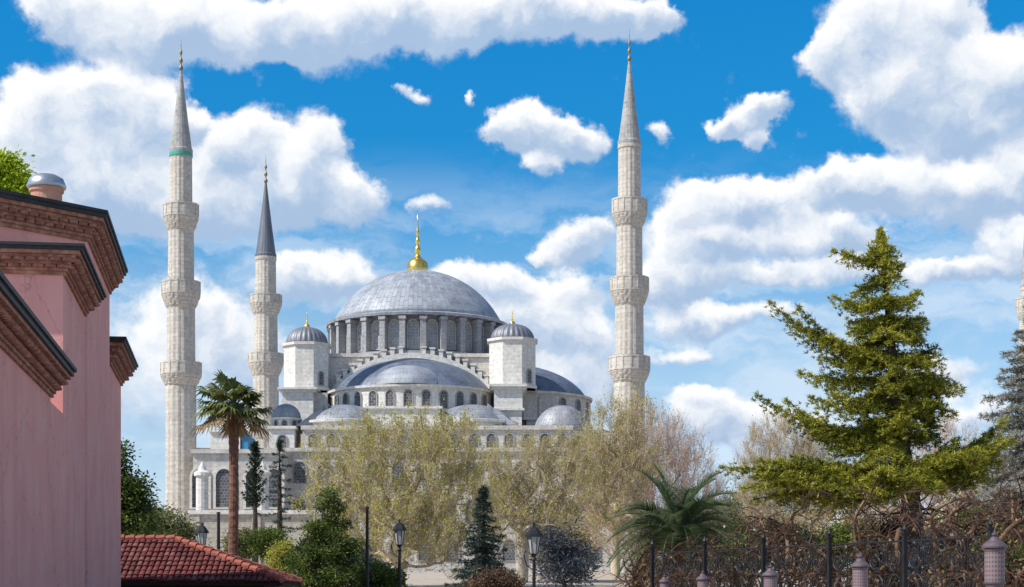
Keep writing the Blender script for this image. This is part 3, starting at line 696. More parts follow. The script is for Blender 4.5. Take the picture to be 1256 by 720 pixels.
# ------------------------------------------------------------------ minarets
def minaret(cx, cy, rows, label, spire_m, mono=False, skip=0, extra=None, green=False, wscale=0.94):
    """rows: photo rows of tip, spire foot, then (parapet top, parapet foot, corbel foot) for each balcony"""
    t = thing('minaret', label, 'minaret', (cx, cy, GZ), 'minarets of the mosque')
    px = cy / F * wscale
    zz = lambda r: Z(r, cy)
    tip, foot, bal = rows
    ztip, zf = zz(tip), zz(foot)
    hcone = ztip - zf
    zc = zf + hcone * .72
    s = MB(); s.lathe((cx, cy), [(15.2*px, zf-.15), (15.4*px, zf+.3), (14.2*px, zf+.5), (9.6*px, zf+hcone*.26), (4.6*px, zf+hcone*.54), (1.6*px, zc), (.7*px, zc+.15)], 20)
    sp = s.build('spire', spire_m, t, origin=(cx, cy, zf))
    f = MB(); r0 = 2.7*px
    h = ztip - zc
    prof = []
    for i, (zf_, rf) in enumerate([(0,.5),(.05,1),(.12,1.0),(.17,.35),(.24,.35),(.29,.9),(.36,.85),(.41,.3),(.5,.28),(.55,.7),(.61,.65),(.66,.22),(.8,.16),(1,.04)]):
        prof.append((max(r0*rf, .02), zc + h*zf_))
    f.lathe((cx, cy), prof, 12); f.build('finial', BRONZE, sp, smooth=True)
    ztop = zf
    widths = [14.2, 16.4, 18.0, 19.6]
    for i in range(len(bal) + 1):
        zb = zz(bal[i][0]) if i < len(bal) else GZ + 7
        w0 = widths[i+skip] * px; w1 = w0 + .45*px
        m = MB(); m.lathe((cx, cy), [(w1, zb - .2), (w0, ztop)], 64, rib=.018, nr=16)
        if i == len(bal): m.lathe((cx, cy), [(w1*1.09, zb), (w1*1.09, zb+.5), (w1, zb+1.2)], 16)
        m.build('shaft', S_MIN, t)
        if i == 0:
            rg = MB(); rg.lathe((cx, cy), [(w0*1.05, ztop-.62), (w0*1.07, ztop-.5), (w0*1.07, ztop-.1), (w0*1.05, ztop)], 32)
            rg.build('collar', TEAL if green else S_MIN, t)
        if i < len(bal):
            p0, p1, p2 = (zz(v) for v in bal[i]); wb = (widths[i+skip] + 8.4) * px; ws = widths[i+1+skip] * px
            bl = MB()
            # stalactite corbelling in three tiers, each scalloped
            tiers = 4
            for k in range(tiers):
                za = p2 + (p1 - p2) * k / tiers; zb2 = p2 + (p1 - p2) * (k + 1) / tiers
                ra, rb = ws + (wb - ws) * (k / tiers) ** .8, ws + (wb - ws) * ((k + .9) / tiers) ** .8
                bl.lathe((cx, cy), [(ra, za), (rb, zb2 - .08), (rb, zb2)], 96, rib=.018, nr=24 if k % 2 else 12)
            bl.lathe((cx, cy), [(wb*.99, p1), (wb*1.03, p1+.08), (wb*1.03, p1+.3), (ws*.9, p1+.3)], 16)
            bo = bl.build('balcony', S_MIN, t)
            pr = MB()
            for k in range(16):
                a = 2*PI*(k+.5)/16; ca, sa = math.cos(a), math.sin(a); ap = wb*.98*math.cos(PI/16)
                hw = wb*.98*math.sin(PI/16)
                pr.obox((cx + ap*ca, cy + ap*sa), (-sa, ca), hw*.82, .09, p1+.3, p0-.2)
                pr.obox((cx + ap*ca, cy + ap*sa), (-sa, ca), hw*1.0, .14, p0-.2, p0)
                a2 = 2*PI*k/16; pr.obox((cx + wb*.985*math.cos(a2), cy + wb*.985*math.sin(a2)), (-math.sin(a2), math.cos(a2)), hw*.2, .12, p1+.3, p0+.02)
            pr.build('parapet', S_MIN, bo)
            dr = MB(); a = R(-75); ca, sa = math.cos(a), math.sin(a)
            arch_window(dr, (cx + ws*.99*ca, cy + ws*.99*sa), (-sa, ca), .38, p1+.35, p1+2.5)
        ztop = zz(bal[i][2]) + .25 if i < len(bal) else 0
    q = MB()
    wq = (widths[len(bal)+skip] + 4.5) * px
    q.lathe((cx, cy), [(wq, GZ-1), (wq, GZ+5.4), (wq*.88, GZ+7.1)], 12); q.build('pedestal', S_MIN, t)
    return t
minaret(X(222,220), 220, (48, 187, [(251,268,284), (346,363,379), (445,461,474)]), 'tall grey stone minaret with green collar, near the pink house', SPIRE_G, green=True)
minaret(X(772,217), 217, (36, 177, [(245,264,279), (341,359,376), (438,456,470)]), 'tall grey stone minaret to the right of the great dome, pale spire', SPIRE_G)
minaret(X(326,277), 277, (190, 315, [(362,374,387), (434,447,462), (512,526,540)]), 'more distant minaret with dark lead spire, behind the fan palm', SPIRE_D, wscale=.86)
minaret(X(1262,262), 262, (150, 352, [(366,378,394), (452,466,480)]), 'pale minaret mostly cut off at the right behind the blue spruce', SPIRE_G, wscale=.68)

# ------------------------------------------------------------------ precinct wall in front of the mosque
PWY = 190.0
pw = thing('precinct_wall', 'long beige stone retaining wall with white coping in front of the mosque', 'wall', (X(500,PWY), PWY, ground_z(PWY)))
q = MB(); q.box(X(233,PWY), X(402,PWY), PWY, PWY+1.2, 3.5, 10.9)
wl = q.build('wall_face', S_PREC, pw)
q = MB(); q.box(X(231,PWY), X(404,PWY), PWY-.35, PWY+1.4, 10.9, 11.35); q.build('coping', S_PALE, pw)
q = MB()
for i in range(3):
    x = X(240,PWY) + i * 6.6
    q.box(x-.45, x+.45, PWY-.22, PWY+.02, 3.5, 10.88)
q.build('pilaster_strips', S_PREC, pw)

# ------------------------------------------------------------------ pink house
def offset(poly, d):
    """grow a counter-clockwise plan outwards by d with mitred corners"""
    n = len(poly); out = []
    for i in range(n):
        p0, p1, p2 = (np.array(poly[(i+k) % n], float) for k in (-1, 0, 1))
        e1 = (p1-p0)/np.linalg.norm(p1-p0); e2 = (p2-p1)/np.linalg.norm(p2-p1)
        n1 = np.array((e1[1], -e1[0])); n2 = np.array((e2[1], -e2[0]))
        b_ = n1 + n2; b_ /= (np.dot(b_, b_)/2)
        out.append(tuple(p1 + b_*d))
    return out
house = thing('pink_house', 'faded pink plastered building with stepped brick cornices and lead eaves', 'building', (-16, 50, 0))
def block(eave, ztop, over, hc, edge_h, teeth, name='wall', roof=True, rise=.8):
    """eave: counter-clockwise plan of the eave edge. hc: depth of the brick cornice"""
    wallp = offset(eave, -over)
    q = MB(); q.prism(wallp, -0.2, ztop - .02); wobj = q.build(name, PINK, house)
    ze = ztop - edge_h
    # brick courses stepping out to the eave
    c = MB()
    n = 5
    for k, (o0, a0, a1) in enumerate([(.14, .0, .16), (.24, .16, .30), (.40, .44, .56), (.62, .70, .84), (.86, .84, 1.0)]):
        c.prism(offset(wallp, over*o0), ze - hc + hc*a0 + (0.003 if k else 0), ze - hc + hc*a1 - .003)
    # slanted teeth between the courses
    for (o, a0, a1, sp) in ((.30, .30, .44, teeth), (.56, .56, .70, teeth)):
        inner = offset(wallp, over*(o-.18)); c.prism(inner, ze - hc + hc*a0, ze - hc + hc*a1)
        rim = offset(wallp, over*o)
        for i in range(len(rim)):
            p, q2 = np.array(rim[i]), np.array(rim[(i+1) % len(rim)]); Ls = np.linalg.norm(q2-p); u = (q2-p)/Ls
            if Ls < .5: continue
            m = min(int(Ls/sp), 140)
            ang = R(40); ur = (u[0]*math.cos(ang)-u[1]*math.sin(ang), u[0]*math.sin(ang)+u[1]*math.cos(ang))
            for j in range(m):
                pc = p + u*(Ls*(j+.5)/m)
                c.obox(pc, ur, sp*.34, sp*.30, ze - hc + hc*a0 + .004, ze - hc + hc*a1 - .004)
    c.build('cornice', BRICK, wobj)
    e = MB(); e.prism(offset(eave, 0), ze, ztop - edge_h*.45); e.prism(offset(eave, .06), ztop - edge_h*.45, ztop)
    e.build('eave_edge', EAVE, wobj)
    if roof:
        r = MB(); ins = offset(eave, -.03); cen = np.mean(np.array(ins), 0)
        top = [tuple(np.array(p)*.35 + cen*.65) for p in ins]
        nn = len(ins)
        r.add([(p[0], p[1], ztop+.003) for p in ins] + [(p[0], p[1], ztop+rise) for p in top], [(i, (i+1) % nn, nn+(i+1) % nn, nn+i) for i in range(nn)] + [tuple(range(nn, 2*nn))])
        r.build('roof', ROOF_P, wobj)
    return wobj
def ccw(p):
    a = sum(p[i][0]*p[(i+1) % len(p)][1] - p[(i+1) % len(p)][0]*p[i][1] for i in range(len(p)))
    return p if a > 0 else p[::-1]
def ep(px, py, h): Y = h*F/(HY-py); return ((px-HX)/F*Y, Y)
A1, A2 = ep(130,258,12.0), ep(155,331,12.0)
A0 = ep(0,232,12.0); dA = np.array(A0) - np.array(A1); dA /= np.linalg.norm(dA)
A00 = tuple(np.array(A1) + dA*9.0)
block(ccw([A1, A2, (A2[0]-7, A2[1]+5), (-32, A2[1]+5), (-32, A00[1]), A00]), EYE+12.0, .58, .72, .22, .34)
B1, B2 = ep(101,299,8.9), ep(128,362,8.9)
block(ccw([B1, B2, (-30, B2[1]-1.5), (-30, B1[1]-2.9)]), EYE+8.9, .52, .56, .15, .30, rise=.5)
C1, C2 = ep(0,336,5.55), ep(91,452,5.55)
uC = (np.array(C2)-np.array(C1)); uC /= np.linalg.norm(uC)
C0 = tuple(np.array(C1) - uC*9)
block(ccw([C0, C2, (-30, C2[1]-2.6), (-30, C0[1])]), EYE+5.55, .50, .56, .2, .26, rise=.3)
wa = offset(ccw([C0, C2, (-30, C2[1]-2.6), (-30, C0[1])]), -.50); cw = max(wa, key=lambda p: p[1] + p[0]*.5)
q = MB(); q.prism(ccw([(cw[0]+uC[0]*-.4, cw[1]-.4), (cw[0]+uC[0]*3.2, cw[1]+uC[1]*3.2), (-16, cw[1]+2.2), (-16, cw[1]-1.2)]), -.2, EYE+5.55-.56-.3); q.build('wall', PINK, house)
D1, D2 = ep(153,413,9.8), ep(168,448,9.8)
block(ccw([D1, D2, (-34, D2[1]-2), (-34, D1[1]-2.5)]), EYE+9.8, .62, .75, .2, .34, rise=.5)
q = MB(); cc = (X(57,57.5), 57.5)
q.lathe(cc, [(.50, 13.6), (.50, 15.02), (.56, 15.05), (.56, 15.16), (.5, 15.18)], 24); chm = q.build('chimney', CHIM, house)
q = MB(); q.lathe(cc, [(.62, 15.18), (.64, 15.25), (.55, 15.48), (.34, 15.60), (.0, 15.64)], 24); q.build('chimney_cap', CAPM, chm, smooth=True)

# ------------------------------------------------------------------ tiled roof kiosk
KY = 76.0
ze, zr = Z(714,KY), Z(663,KY+3.4)
xe0, xe1 = -22.0, X(346,KY)
xr1 = X(215,KY+3.4)
kiosk = thing('tiled_kiosk', 'low kiosk under a hipped red clay tile roof beside the pink house', 'kiosk', ((xe0+xe1)/2, KY+3.4, ground_z(KY)))
q = MB(); q.box(xe0+.8, xe1-.9, KY+.8, KY+6.0, ground_z(KY)-.2, ze-.1); q.build('wall', WOOD_D, kiosk)
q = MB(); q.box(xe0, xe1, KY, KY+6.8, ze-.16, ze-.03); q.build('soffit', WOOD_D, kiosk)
def tiles(ea, eb, rb, ra, mb, sp=.26, course=.46):
    """barrel tiles in overlapping courses on the slope: ea-eb the eave, ra-rb the ridge"""
    ea, eb, ra, rb = (np.array(p, float) for p in (ea, eb, ra, rb))
    ux = (eb-ea); Le = np.linalg.norm(ux); ux /= Le
    mid = (ra - ea) - ux*np.dot(ra-ea, ux); H = np.linalg.norm(mid); uy = mid/H
    nrm = np.cross(ux, uy); nrm = nrm if nrm[2] > 0 else -nrm
    xa, xb = np.dot(ra-ea, ux), np.dot(rb-ea, ux)
    n = int(Le/sp); rows = int(H/course)+1
    mb.add([ea, eb, rb, ra], [(0,1,2,3)])
    for j in range(rows):
        y0 = j*H/rows; y1 = (j+1)*H/rows + .08
        for i in range(n):
            xc = (i+.5)*sp
            yl = max(0 if xa <= 0 else (H*xc/xa if xc < xa else 1e9), 0) if xa > 0 else 1e9
            lim = H
            if xc < xa: lim = H*xc/max(xa,1e-6)
            if xc > xb: lim = min(lim, H*(Le-xc)/max(Le-xb,1e-6))
            if y0 > lim - .05: continue
            ye = min(y1, lim)
            v = []; k = 5; rr = sp*.5*random.uniform(.86, 1.0); jz = random.uniform(0, .03); y0j = random.uniform(-.04, .04)
            for (yy, lift, rs) in ((max(y0+y0j, -.06), .075+jz, 1.0), (ye, .02+jz, .86)):
                for a in range(k+1):
                    t = PI*a/k
                    v.append(ea + ux*(xc - rr*rs*math.cos(t)) + uy*yy + nrm*(lift + rr*rs*.62*math.sin(t)))
            f = [(a, a+1, k+1+a+1, k+1+a) for a in range(k)] + [tuple(range(k+1))]
            mb.add(v, f)
tm = MB()
e0, e1, e2, e3 = (xe0,KY,ze), (xe1,KY,ze), (xe1,KY+6.8,ze), (xe0,KY+6.8,ze)
r0, r1 = (xe0+4, KY+3.4, zr), (xr1, KY+3.4, zr)
tiles(e0, e1, r1, r0, tm); tiles(e1, e2, r1, r1, tm); tiles(e2, e3, r0, r1, tm)
kr = tm.build('tiled_roof', TILE, kiosk)
hm = MB()
for (p, q2) in ((e1, r1), (r1, r0), (e2, r1)):
    p, q2 = np.array(p), np.array(q2); nseg = int(np.linalg.norm(q2-p)/.45)
    for i in range(nseg):
        a, b_ = p + (q2-p)*i/nseg, p + (q2-p)*(i+1.12)/nseg
        hm.tube([a + (0,0,.12), b_ + (0,0,.08)], [.17, .13], 8)
hm.build('hip_tiles', TILE_H, kr)

# ------------------------------------------------------------------ trees
rng = np.random.default_rng(11)
def unit(v): return v / (np.linalg.norm(v, axis=-1, keepdims=True) + 1e-9)
def perp(d):
    r = rng.normal(size=d.shape); return unit(np.cross(d, r))
def envelope(n, blobs):
    """points inside a union of ellipsoids (cx, cy, cz, rx, ry, rz), more of them near the outside"""
    vol = np.array([b_[3]*b_[4]*b_[5] for b_ in blobs]); pick = rng.choice(len(blobs), n, p=vol/vol.sum())
    B = np.array(blobs)[pick]
    d = unit(rng.normal(size=(n, 3))); rad = rng.random(n)**(1/2.6)
    return B[:, :3] + d*rad[:, None]*B[:, 3:]
def skeleton(base, fork, pts, r_base, up=.6, r_min=.012):
    """grow limbs through pts: each joins the nearest node already on the tree, below rather than above it"""
    nodes = [np.array(base, float)]; par = [-1]
    base, fork = np.array(base, float), np.array(fork, float)
    k = 6
    for i in range(1, k+1):
        t = i/k
        nodes.append(base + (fork-base)*t + np.array((math.sin(t*5)*.12, math.cos(t*4)*.1, 0))*t); par.append(len(nodes)-2)
    order = np.argsort(np.linalg.norm(pts - fork, axis=1))
    arr = np.zeros((len(pts)*3 + 20, 3)); arr[:len(nodes)] = nodes; cnt = len(nodes)
    start = 3
    for i in order:
        p = pts[i]; A = arr[start:cnt]
        dv = p - A; dist = np.linalg.norm(dv, axis=1)
        cost = dist + up*np.maximum(-dv[:, 2], 0)*2.0 + up*.4*np.linalg.norm(dv[:, :2], axis=1)
        j = int(np.argmin(cost)) + start
        Ld = np.linalg.norm(p - arr[j])
        last = j
        if Ld > .9:
            m = (arr[j] + p)/2 + rng.normal(size=3)*Ld*.07 - np.array((0, 0, Ld*.08))
            arr[cnt] = m; par.append(last); last = cnt; cnt += 1
        arr[cnt] = p; par.append(last); cnt += 1
    arr = arr[:cnt]; load = np.ones(cnt)
    kids = np.zeros(cnt, int)
    for i in range(cnt-1, 0, -1): load[par[i]] += load[i]; kids[par[i]] += 1
    rad = np.maximum(r_base*np.sqrt(load/load[0]), r_min)
    return arr, np.array(par), rad, kids
def limbs(mb, arr, par, rad, n=5, thick_only=0.0):
    for i in range(1, len(arr)):
        p = par[i]
        if rad[i] < thick_only: continue
        r1 = rad[i]; r0 = min(rad[p], rad[i]*1.5)
        mb.tube([arr[p], arr[i]], [r0, r1], n if rad[i] > .05 else 4, cap=False)
def spring_tree(name, label, cat_, base, fork, blobs, r_base, bark, twigm, leafs, n_pts=600, twigs=12, leaves_per=3, tl=(.5,1.2), tw=.022, lsz=.10, upw=.9, group=None):
    t = thing(name, label, cat_, base, group)
    pts = envelope(n_pts, blobs)
    arr, par, rad, kids = skeleton(base, fork, pts, r_base)
    tr = MB(); limbs(tr, arr, par, rad, 7, .03); tr.build('trunk', bark, t, smooth=True)
    fine = MB(); 
    for i in range(1, len(arr)):
        if rad[i] < .03: fine.tube([arr[par[i]], arr[i]], [min(rad[par[i]], rad[i]*1.4), rad[i]], 3, cap=False)
    s = Soup()
    src = arr[7:]; n = len(src)*twigs
    idx = rng.integers(0, len(src), n); p = src[idx] + rng.normal(size=(n, 3))*.12
    cen = np.array(fork); outd = unit(src[idx] - cen)
    d = unit(outd*.8 + np.array((0, 0, upw)) + rng.normal(size=(n, 3))*.45)
    ln = rng.uniform(tl[0], tl[1], n)
    s.blades(p, d, perp(d), ln, np.full(n, tw), 0)
    # second-order twigs
    k = rng.integers(0, n, n*2); q = p[k] + d[k]*(ln[k]*rng.uniform(.2, .8, n*2))[:, None]
    d2 = unit(d[k] + rng.normal(size=(n*2, 3))*.5 + np.array((0, 0, .15)))
    l2 = ln[k]*rng.uniform(.3, .6, n*2)
    s.blades(q, d2, perp(d2), l2, np.full(n*2, tw*.75), 0)
    m = int(n*leaves_per)
    k2 = rng.integers(0, n*2, m); ql = q[k2] + d2[k2]*(l2[k2]*rng.uniform(.3, 1, m))[:, None]
    dl = unit(rng.normal(size=(m, 3)) + np.array((0, 0, .3))); sz = lsz*rng.uniform(.6, 1.4, m)
    which = rng.random(m)
    for i_, (lm, share0, share1) in enumerate(leafs):
        sel = (which >= share0) & (which < share1)
        if sel.sum(): s.leaves(ql[sel], dl[sel], perp(dl[sel]), sz[sel], sz[sel]*.6, 1 + i_)
    s.build('crown', [twigm] + [lm for lm, _, _ in leafs], t, fine)
    return t
def leafy_tree(name, label, cat_, base, fork, blobs, r_base, bark, leafm, n_pts=300, per=60, spread=.35, lsz=.14, group=None, narrow=.55):
    t = thing(name, label, cat_, base, group)
    pts = envelope(n_pts, blobs)
    arr, par, rad, kids = skeleton(base, fork, pts, r_base)
    tr = MB(); limbs(tr, arr, par, rad, 6); tr.build('trunk', bark, t, smooth=True)
    s = Soup(); src = arr[7:]
    dens = rng.gamma(2.0, .5, len(src)); dens /= dens.sum()
    n = len(src)*per
    idx = rng.choice(len(src), n, p=dens)
    off = rng.normal(size=(n, 3))*spread*np.array((1, 1, .6))
    p = src[idx] + off
    d = unit(off*.6/spread + rng.normal(size=(n, 3))*.6 + np.array((0, 0, -.1)))
    sz = lsz*rng.uniform(.6, 1.35, n)
    s.leaves(p, d, perp(d), sz, sz*narrow, 0)
    s.build('crown', [leafm], t)
    return t
def blob(px, py, Y, wpx, hpx, dp=1.0, dy=0.0):
    k = Y/F; return (X(px,Y), Y+dy, Z(py,Y), wpx*k, wpx*k*dp, hpx*k)
def needles(s, p, d, n_per, length, width, mi=0, up=.15):
    """a tuft of needles round every point"""
    n = len(p)*n_per; idx = np.repeat(np.arange(len(p)), n_per)
    dd = unit(d[idx]*.6 + rng.normal(size=(n, 3))*np.array((.8, .8, .4)) + np.array((0, 0, up)))
    ln = length*rng.uniform(.6, 1.3, n)
    flat = unit(np.cross(dd, np.array((0, 0, 1.0)) + rng.normal(size=(n, 3))*.45))     # needles lie flat in their sprays
    s.blades(p[idx] + rng.normal(size=(n, 3))*length*.15, dd, flat, ln, width*rng.uniform(.7, 1.3, n), mi)
def bough(s, wood, root, tip, sag, width, tuft, n_per, nlen, nwid, r0, spacing=.22, droop=.25, lump=0):
    """a flat conifer bough: main stem from root to tip, side shoots in its plane, needle tufts along them"""
    root, tip = np.array(root, float), np.array(tip, float)
    L_ = np.linalg.norm(tip-root); ax = (tip-root)/L_
    side = unit(np.cross(ax, (0, 0, 1.0)))
    ts = np.linspace(0, 1, max(int(L_/.4), 4))
    path = [root + (tip-root)*t + np.array((0, 0, -sag*4*t*(1-t))) for t in ts]
    wood.tube(path, [max(r0*(1-t)**.8, .012) for t in ts], 5, cap=False)
    P_ = []; D_ = []
    m = max(int(L_/spacing), 3)
    for j in range(m):
        t = .12 + .88*(j + rng.random()*.6)/m
        if t > 1: t = 1
        c = root + (tip-root)*t + np.array((0, 0, -sag*4*t*(1-t)))
        prof = min(1.0, (1-t)*1.9+.12) * (min(1, t*2.2)**.7)
        for sg in (-1, 1):
            l = width*prof*rng.uniform(.55, 1.15)
            dirv = unit(side*sg + ax*rng.uniform(.35, .8) + np.array((0, 0, rng.uniform(-.08, .18))))
            k = max(int(l/tuft), 1)
            for q in range(k+1):
                f = q/max(k, 1)
                P_.append(c + dirv*l*f + np.array((0, 0, -droop*l*f*f)) + rng.normal(size=3)*np.array((.04, .04, lump + .03))); D_.append(dirv)
        P_.append(c); D_.append(ax)
    needles(s, np.array(P_), np.array(D_), n_per, nlen, nwid)
# ---- the cedar
def cedar():
    Y = 60.0; k = Y/F
    base = (X(1122,Y), Y, ground_z(Y)-.1)
    t = thing('cedar_tree', 'big cedar with layered yellow green boughs above the iron fence', 'tree', base)
    wood = MB(); s = Soup()
    tp = [(1122,735+60),(1121,660),(1116,600),(1106,545),(1098,490),(1094,430),(1088,370),(1083,320),(1080,283)]
    tr = [.42,.38,.33,.27,.21,.15,.10,.05,.02]
    path = [pt(a, b_, Y) for a, b_ in tp]; path[0] = np.array(base)
    tk = MB(); tk.tube(path, tr, 10)
    tb = tk.build('trunk', BARK_D, t, smooth=True)
    zs = np.array([p[2] for p in path]); xs_ = np.array([p[0] for p in path])
    def root_at(z): return np.array((np.interp(z, zs, xs_), Y, z))
    # boughs that make the outline: root row, tip column, tip row, sag in metres, width, depth offset
    main = [(322,1018,308,.10,.35,-.2),(330,1112,322,.05,.3,.1),(345,1050,350,.1,.4,.2),(376,1020,362,.18,.55,.1),(380,1122,360,.1,.5,-.2),
            (398,1040,400,.1,.6,.3),(402,1135,392,.15,.6,.3),(432,940,370,.55,.75,-.3),(430,975,398,.3,.6,.4),(440,1000,440,.2,.7,-.6),(436,1150,425,.15,.75,-.1),
            (462,982,455,.2,.75,.5),(470,1165,462,-.05,.8,.5),(476,1180,480,-.25,.8,-.3),(492,985,490,.2,.9,-.8),(500,1168,512,-.3,.7,-.6),
            (545,926,481,.45,.7,.2),(535,975,508,.3,.9,-.6),(520,1000,530,.1,.8,.7),(515,1152,522,-.3,.6,.4),(530,1010,555,.0,.9,-.9),(540,1060,560,.0,.9,-1.4),
            (592,880,574,-.05,.8,-.2),(596,905,602,-.25,.8,-.9),(590,930,575,.0,1.0,.6),(600,950,590,-.25,1.1,-1.3),(600,985,600,-.3,1.1,-1.8),(604,1030,608,-.3,1.1,-2.2),(600,1010,575,-.1,1.1,-.6),
            (585,1236,512,.35,.85,.2),(588,1242,540,.1,.8,-.5),(590,1215,555,-.1,1.0,-1.0),(596,1190,560,-.25,1.1,-1.7),(600,1150,570,-.3,1.1,-2.2),(602,1205,590,-.3,.8,-.9),(600,1090,600,-.35,1.1,-2.4),
            (590,960,560,.1,1.0,1.2),(590,1180,545,.0,.9,1.2),
            (590,1225,528,.15,.95,.5),(592,1222,540,.1,1.0,-1.2),(585,1170,540,.1,1.0,-.9),(592,1130,562,.0,1.1,-1.6),(598,1232,565,-.1,1.0,.3),(604,1175,585,-.3,1.0,-1.4),
            (585,925,566,.05,1.0,-.6),(588,960,572,.0,1.1,-1.0),(606,925,612,-.2,.9,.3),(608,975,612,-.3,1.0,-.7),(598,1060,585,-.2,1.2,-2.6),(592,1040,572,-.1,1.2,-1.9),(606,1010,615,-.3,1.0,-1.0),(596,1080,560,.0,1.1,-1.2)]
    for (ry, tx, ty, sag, wd, dy) in main:
        rt = root_at(Z(ry, Y)); tpnt = pt(tx, ty, Y); tpnt[1] += dy
        bough(s, wood, rt, tpnt, sag, wd*1.25, .12, 14, .155, .036, .055 if ry < 560 else .09, spacing=.15, droop=.55, lump=.05)
        # a lighter companion bough beside each
        t2 = tpnt*.82 + rt*.18 + np.array((rng.uniform(-.2,.2), rng.uniform(-.9,.9), rng.uniform(-.25,.2)))
        bough(s, wood, rt + np.array((0,0,rng.uniform(-.15,.15))), t2, sag, wd*1.1, .12, 14, .155, .036, .04, spacing=.16, droop=.6, lump=.05)
    # boughs towards and away from the eye
    for i in range(120):
        f = (int(rng.random()*12) + rng.random()*.4)/14; row = 300 + 300*f**.8
        half = np.interp(row, [280,320,360,400,440,480,520,545,575,600,620], [5,28,44,58,72,80,66,56,95,110,70])*k
        if 540 < row < 565: continue
        a = rng.uniform(0, 2*PI); rt = root_at(Z(row, Y))
        l = half*rng.uniform(.6, 1.0)
        tpnt = rt + np.array((math.cos(a)*l*.9, math.sin(a)*l, rng.uniform(-.22, .16)*l*.5))
        bough(s, wood, rt, tpnt, .05*l, .36*l+.32, .125, 12, .155, .036, .035, spacing=.18, droop=.55, lump=.03)
    # bushy leader
    n = 240; zz_ = Z(282,Y) - rng.random(n)**.8*1.4
    P_ = np.stack([np.interp(zz_, zs, xs_), np.full(n, Y), zz_], 1); sp_ = (Z(280,Y)-zz_)*.30+.03
    P_[:, 0] += rng.normal(size=n)*sp_*.6; P_[:, 1] += rng.normal(size=n)*sp_*.6
    needles(s, P_, np.tile((0,0,1.0), (n,1)), 12, .17, .045)
    # dead lower limbs under the canopy
    for i in range(22):
        a = rng.uniform(0, 2*PI); rt = root_at(Z(rng.uniform(605, 670), Y)); l = rng.uniform(.8, 2.6)
        pth = [rt]; d = np.array((math.cos(a), math.sin(a), rng.uniform(-.2,.5)))
        for j in range(6): pth.append(pth[-1] + d*l/6); d = d + rng.normal(size=3)*.3
        wood.tube(pth, [.05*(1-j/7)+.008 for j in range(7)], 4, cap=False)
    wood.build('branches', BARK_D, tb, smooth=True)
    s.build('crown', [L_CEDAR], t)
cedar()
def conifer(name, label, px, top, foot, half_px, Y, leafm, n_b, droop, tuft, nper, nlen, nwid, wd=.3, rise=.0, bark=BARK_D, group=None, pw=1.0, zbase=None):
    base = (X(px,Y), Y, ground_z(Y)-.1)
    t = thing(name, label, 'tree', base, group)
    zt, zf = Z(top,Y), Z(foot,Y)
    tk = MB(); tk.tube([base, (base[0], Y, (base[2]+zt)/2), (base[0], Y, zt)], [max(.03*(zt-base[2]), .08), .018*(zt-base[2]), .015], 8)
    s = Soup(); wood = tk
    for i in range(n_b):
        f = (i + rng.random())/n_b
        z = zt - (zt-zf)*f; l = (half_px*Y/F)*(f**pw*.93+.07)*rng.uniform(.62, 1.15)
        a = i*2.4 + rng.uniform(-.4, .4)
        rt = np.array((base[0], Y, z))
        tip_ = rt + np.array((math.cos(a)*l, math.sin(a)*l, (rise-droop)*l))
        bough(s, wood, rt, tip_, .06*l, wd*l+.06, tuft, nper, nlen, nwid, .02+.012*l, spacing=max(tuft*1.1, .1), droop=.3)
    n = 60; zz_ = zt - rng.random(n)*(zt-zf)*.12
    P_ = np.stack([np.full(n, base[0]), np.full(n, Y), zz_], 1) + rng.normal(size=(n,3))*.05
    needles(s, P_, np.tile((0,0,1.0), (n,1)), nper, nlen, nwid)
    tk.build('trunk', bark, t, smooth=True); s.build('crown', [leafm], t)
    return t
conifer('blue_spruce', 'silvery blue spruce at the right edge in front of the cut off minaret', 1283, 342, 700, 132, 70, L_BLUE, 240, .22, .17, 11, .20, .045, .36, pw=.75)
conifer('fir_tree', 'slim dark fir in front of the bare spring trees, beside the lamp post', 593, 598, 716, 50, 100, L_FIR, 90, .14, .17, 9, .2, .042, .34)
conifer('thin_conifer', 'thin ragged dark conifer against the white mosque corner', 343, 540, 660, 30, 125, L_FIR, 34, .05, .3, 6, .28, .05, .16, pw=.6)
conifer('cypress_tree', 'narrow dark green cypress behind the fan palm trunk', 313, 544, 625, 16, 178, L_DARK, 70, -.9, .28, 6, .3, .07, .3, pw=.5)

# ---- broadleaved spring trees
Yc = 122.0
spring_tree('spring_tree', 'broad hazy tree in yellow green spring leaf before the mosque front', 'tree', (X(492,Yc), Yc, ground_z(Yc)), (X(490,Yc), Yc, Z(695,Yc)),
    [blob(490,600,Yc,85,82), blob(430,590,Yc,58,62), blob(555,590,Yc,55,68), blob(470,545,Yc,62,36), blob(545,555,Yc,52,44), blob(400,625,Yc,36,42), blob(580,640,Yc,36,50), blob(490,660,Yc,80,42), blob(540,680,Yc,50,36)], .34, BARK_T, BARK_T,
    [(L_SPRING,0,.66),(L_TAN,.66,1)], 640, 11, 3.6, (.6,1.7), .020, .155, upw=1.2)
Yc = 132.0
spring_tree('spring_tree', 'pale trunked tree with sparse tan leaf, left of the black lamp post', 'tree', (X(640,Yc), Yc, ground_z(Yc)), (X(641,Yc), Yc, Z(640,Yc)),
    [blob(640,590,Yc,52,50), blob(605,610,Yc,36,48), blob(685,600,Yc,46,52), blob(650,640,Yc,60,38), blob(700,560,Yc,28,30)], .5, BARK_P, BARK_T,
    [(L_TAN,0,.6),(L_SPRING,.6,1)], 480, 11, 2.8, (.6,1.5), .020, .14, upw=1.2)
Yc = 150.0
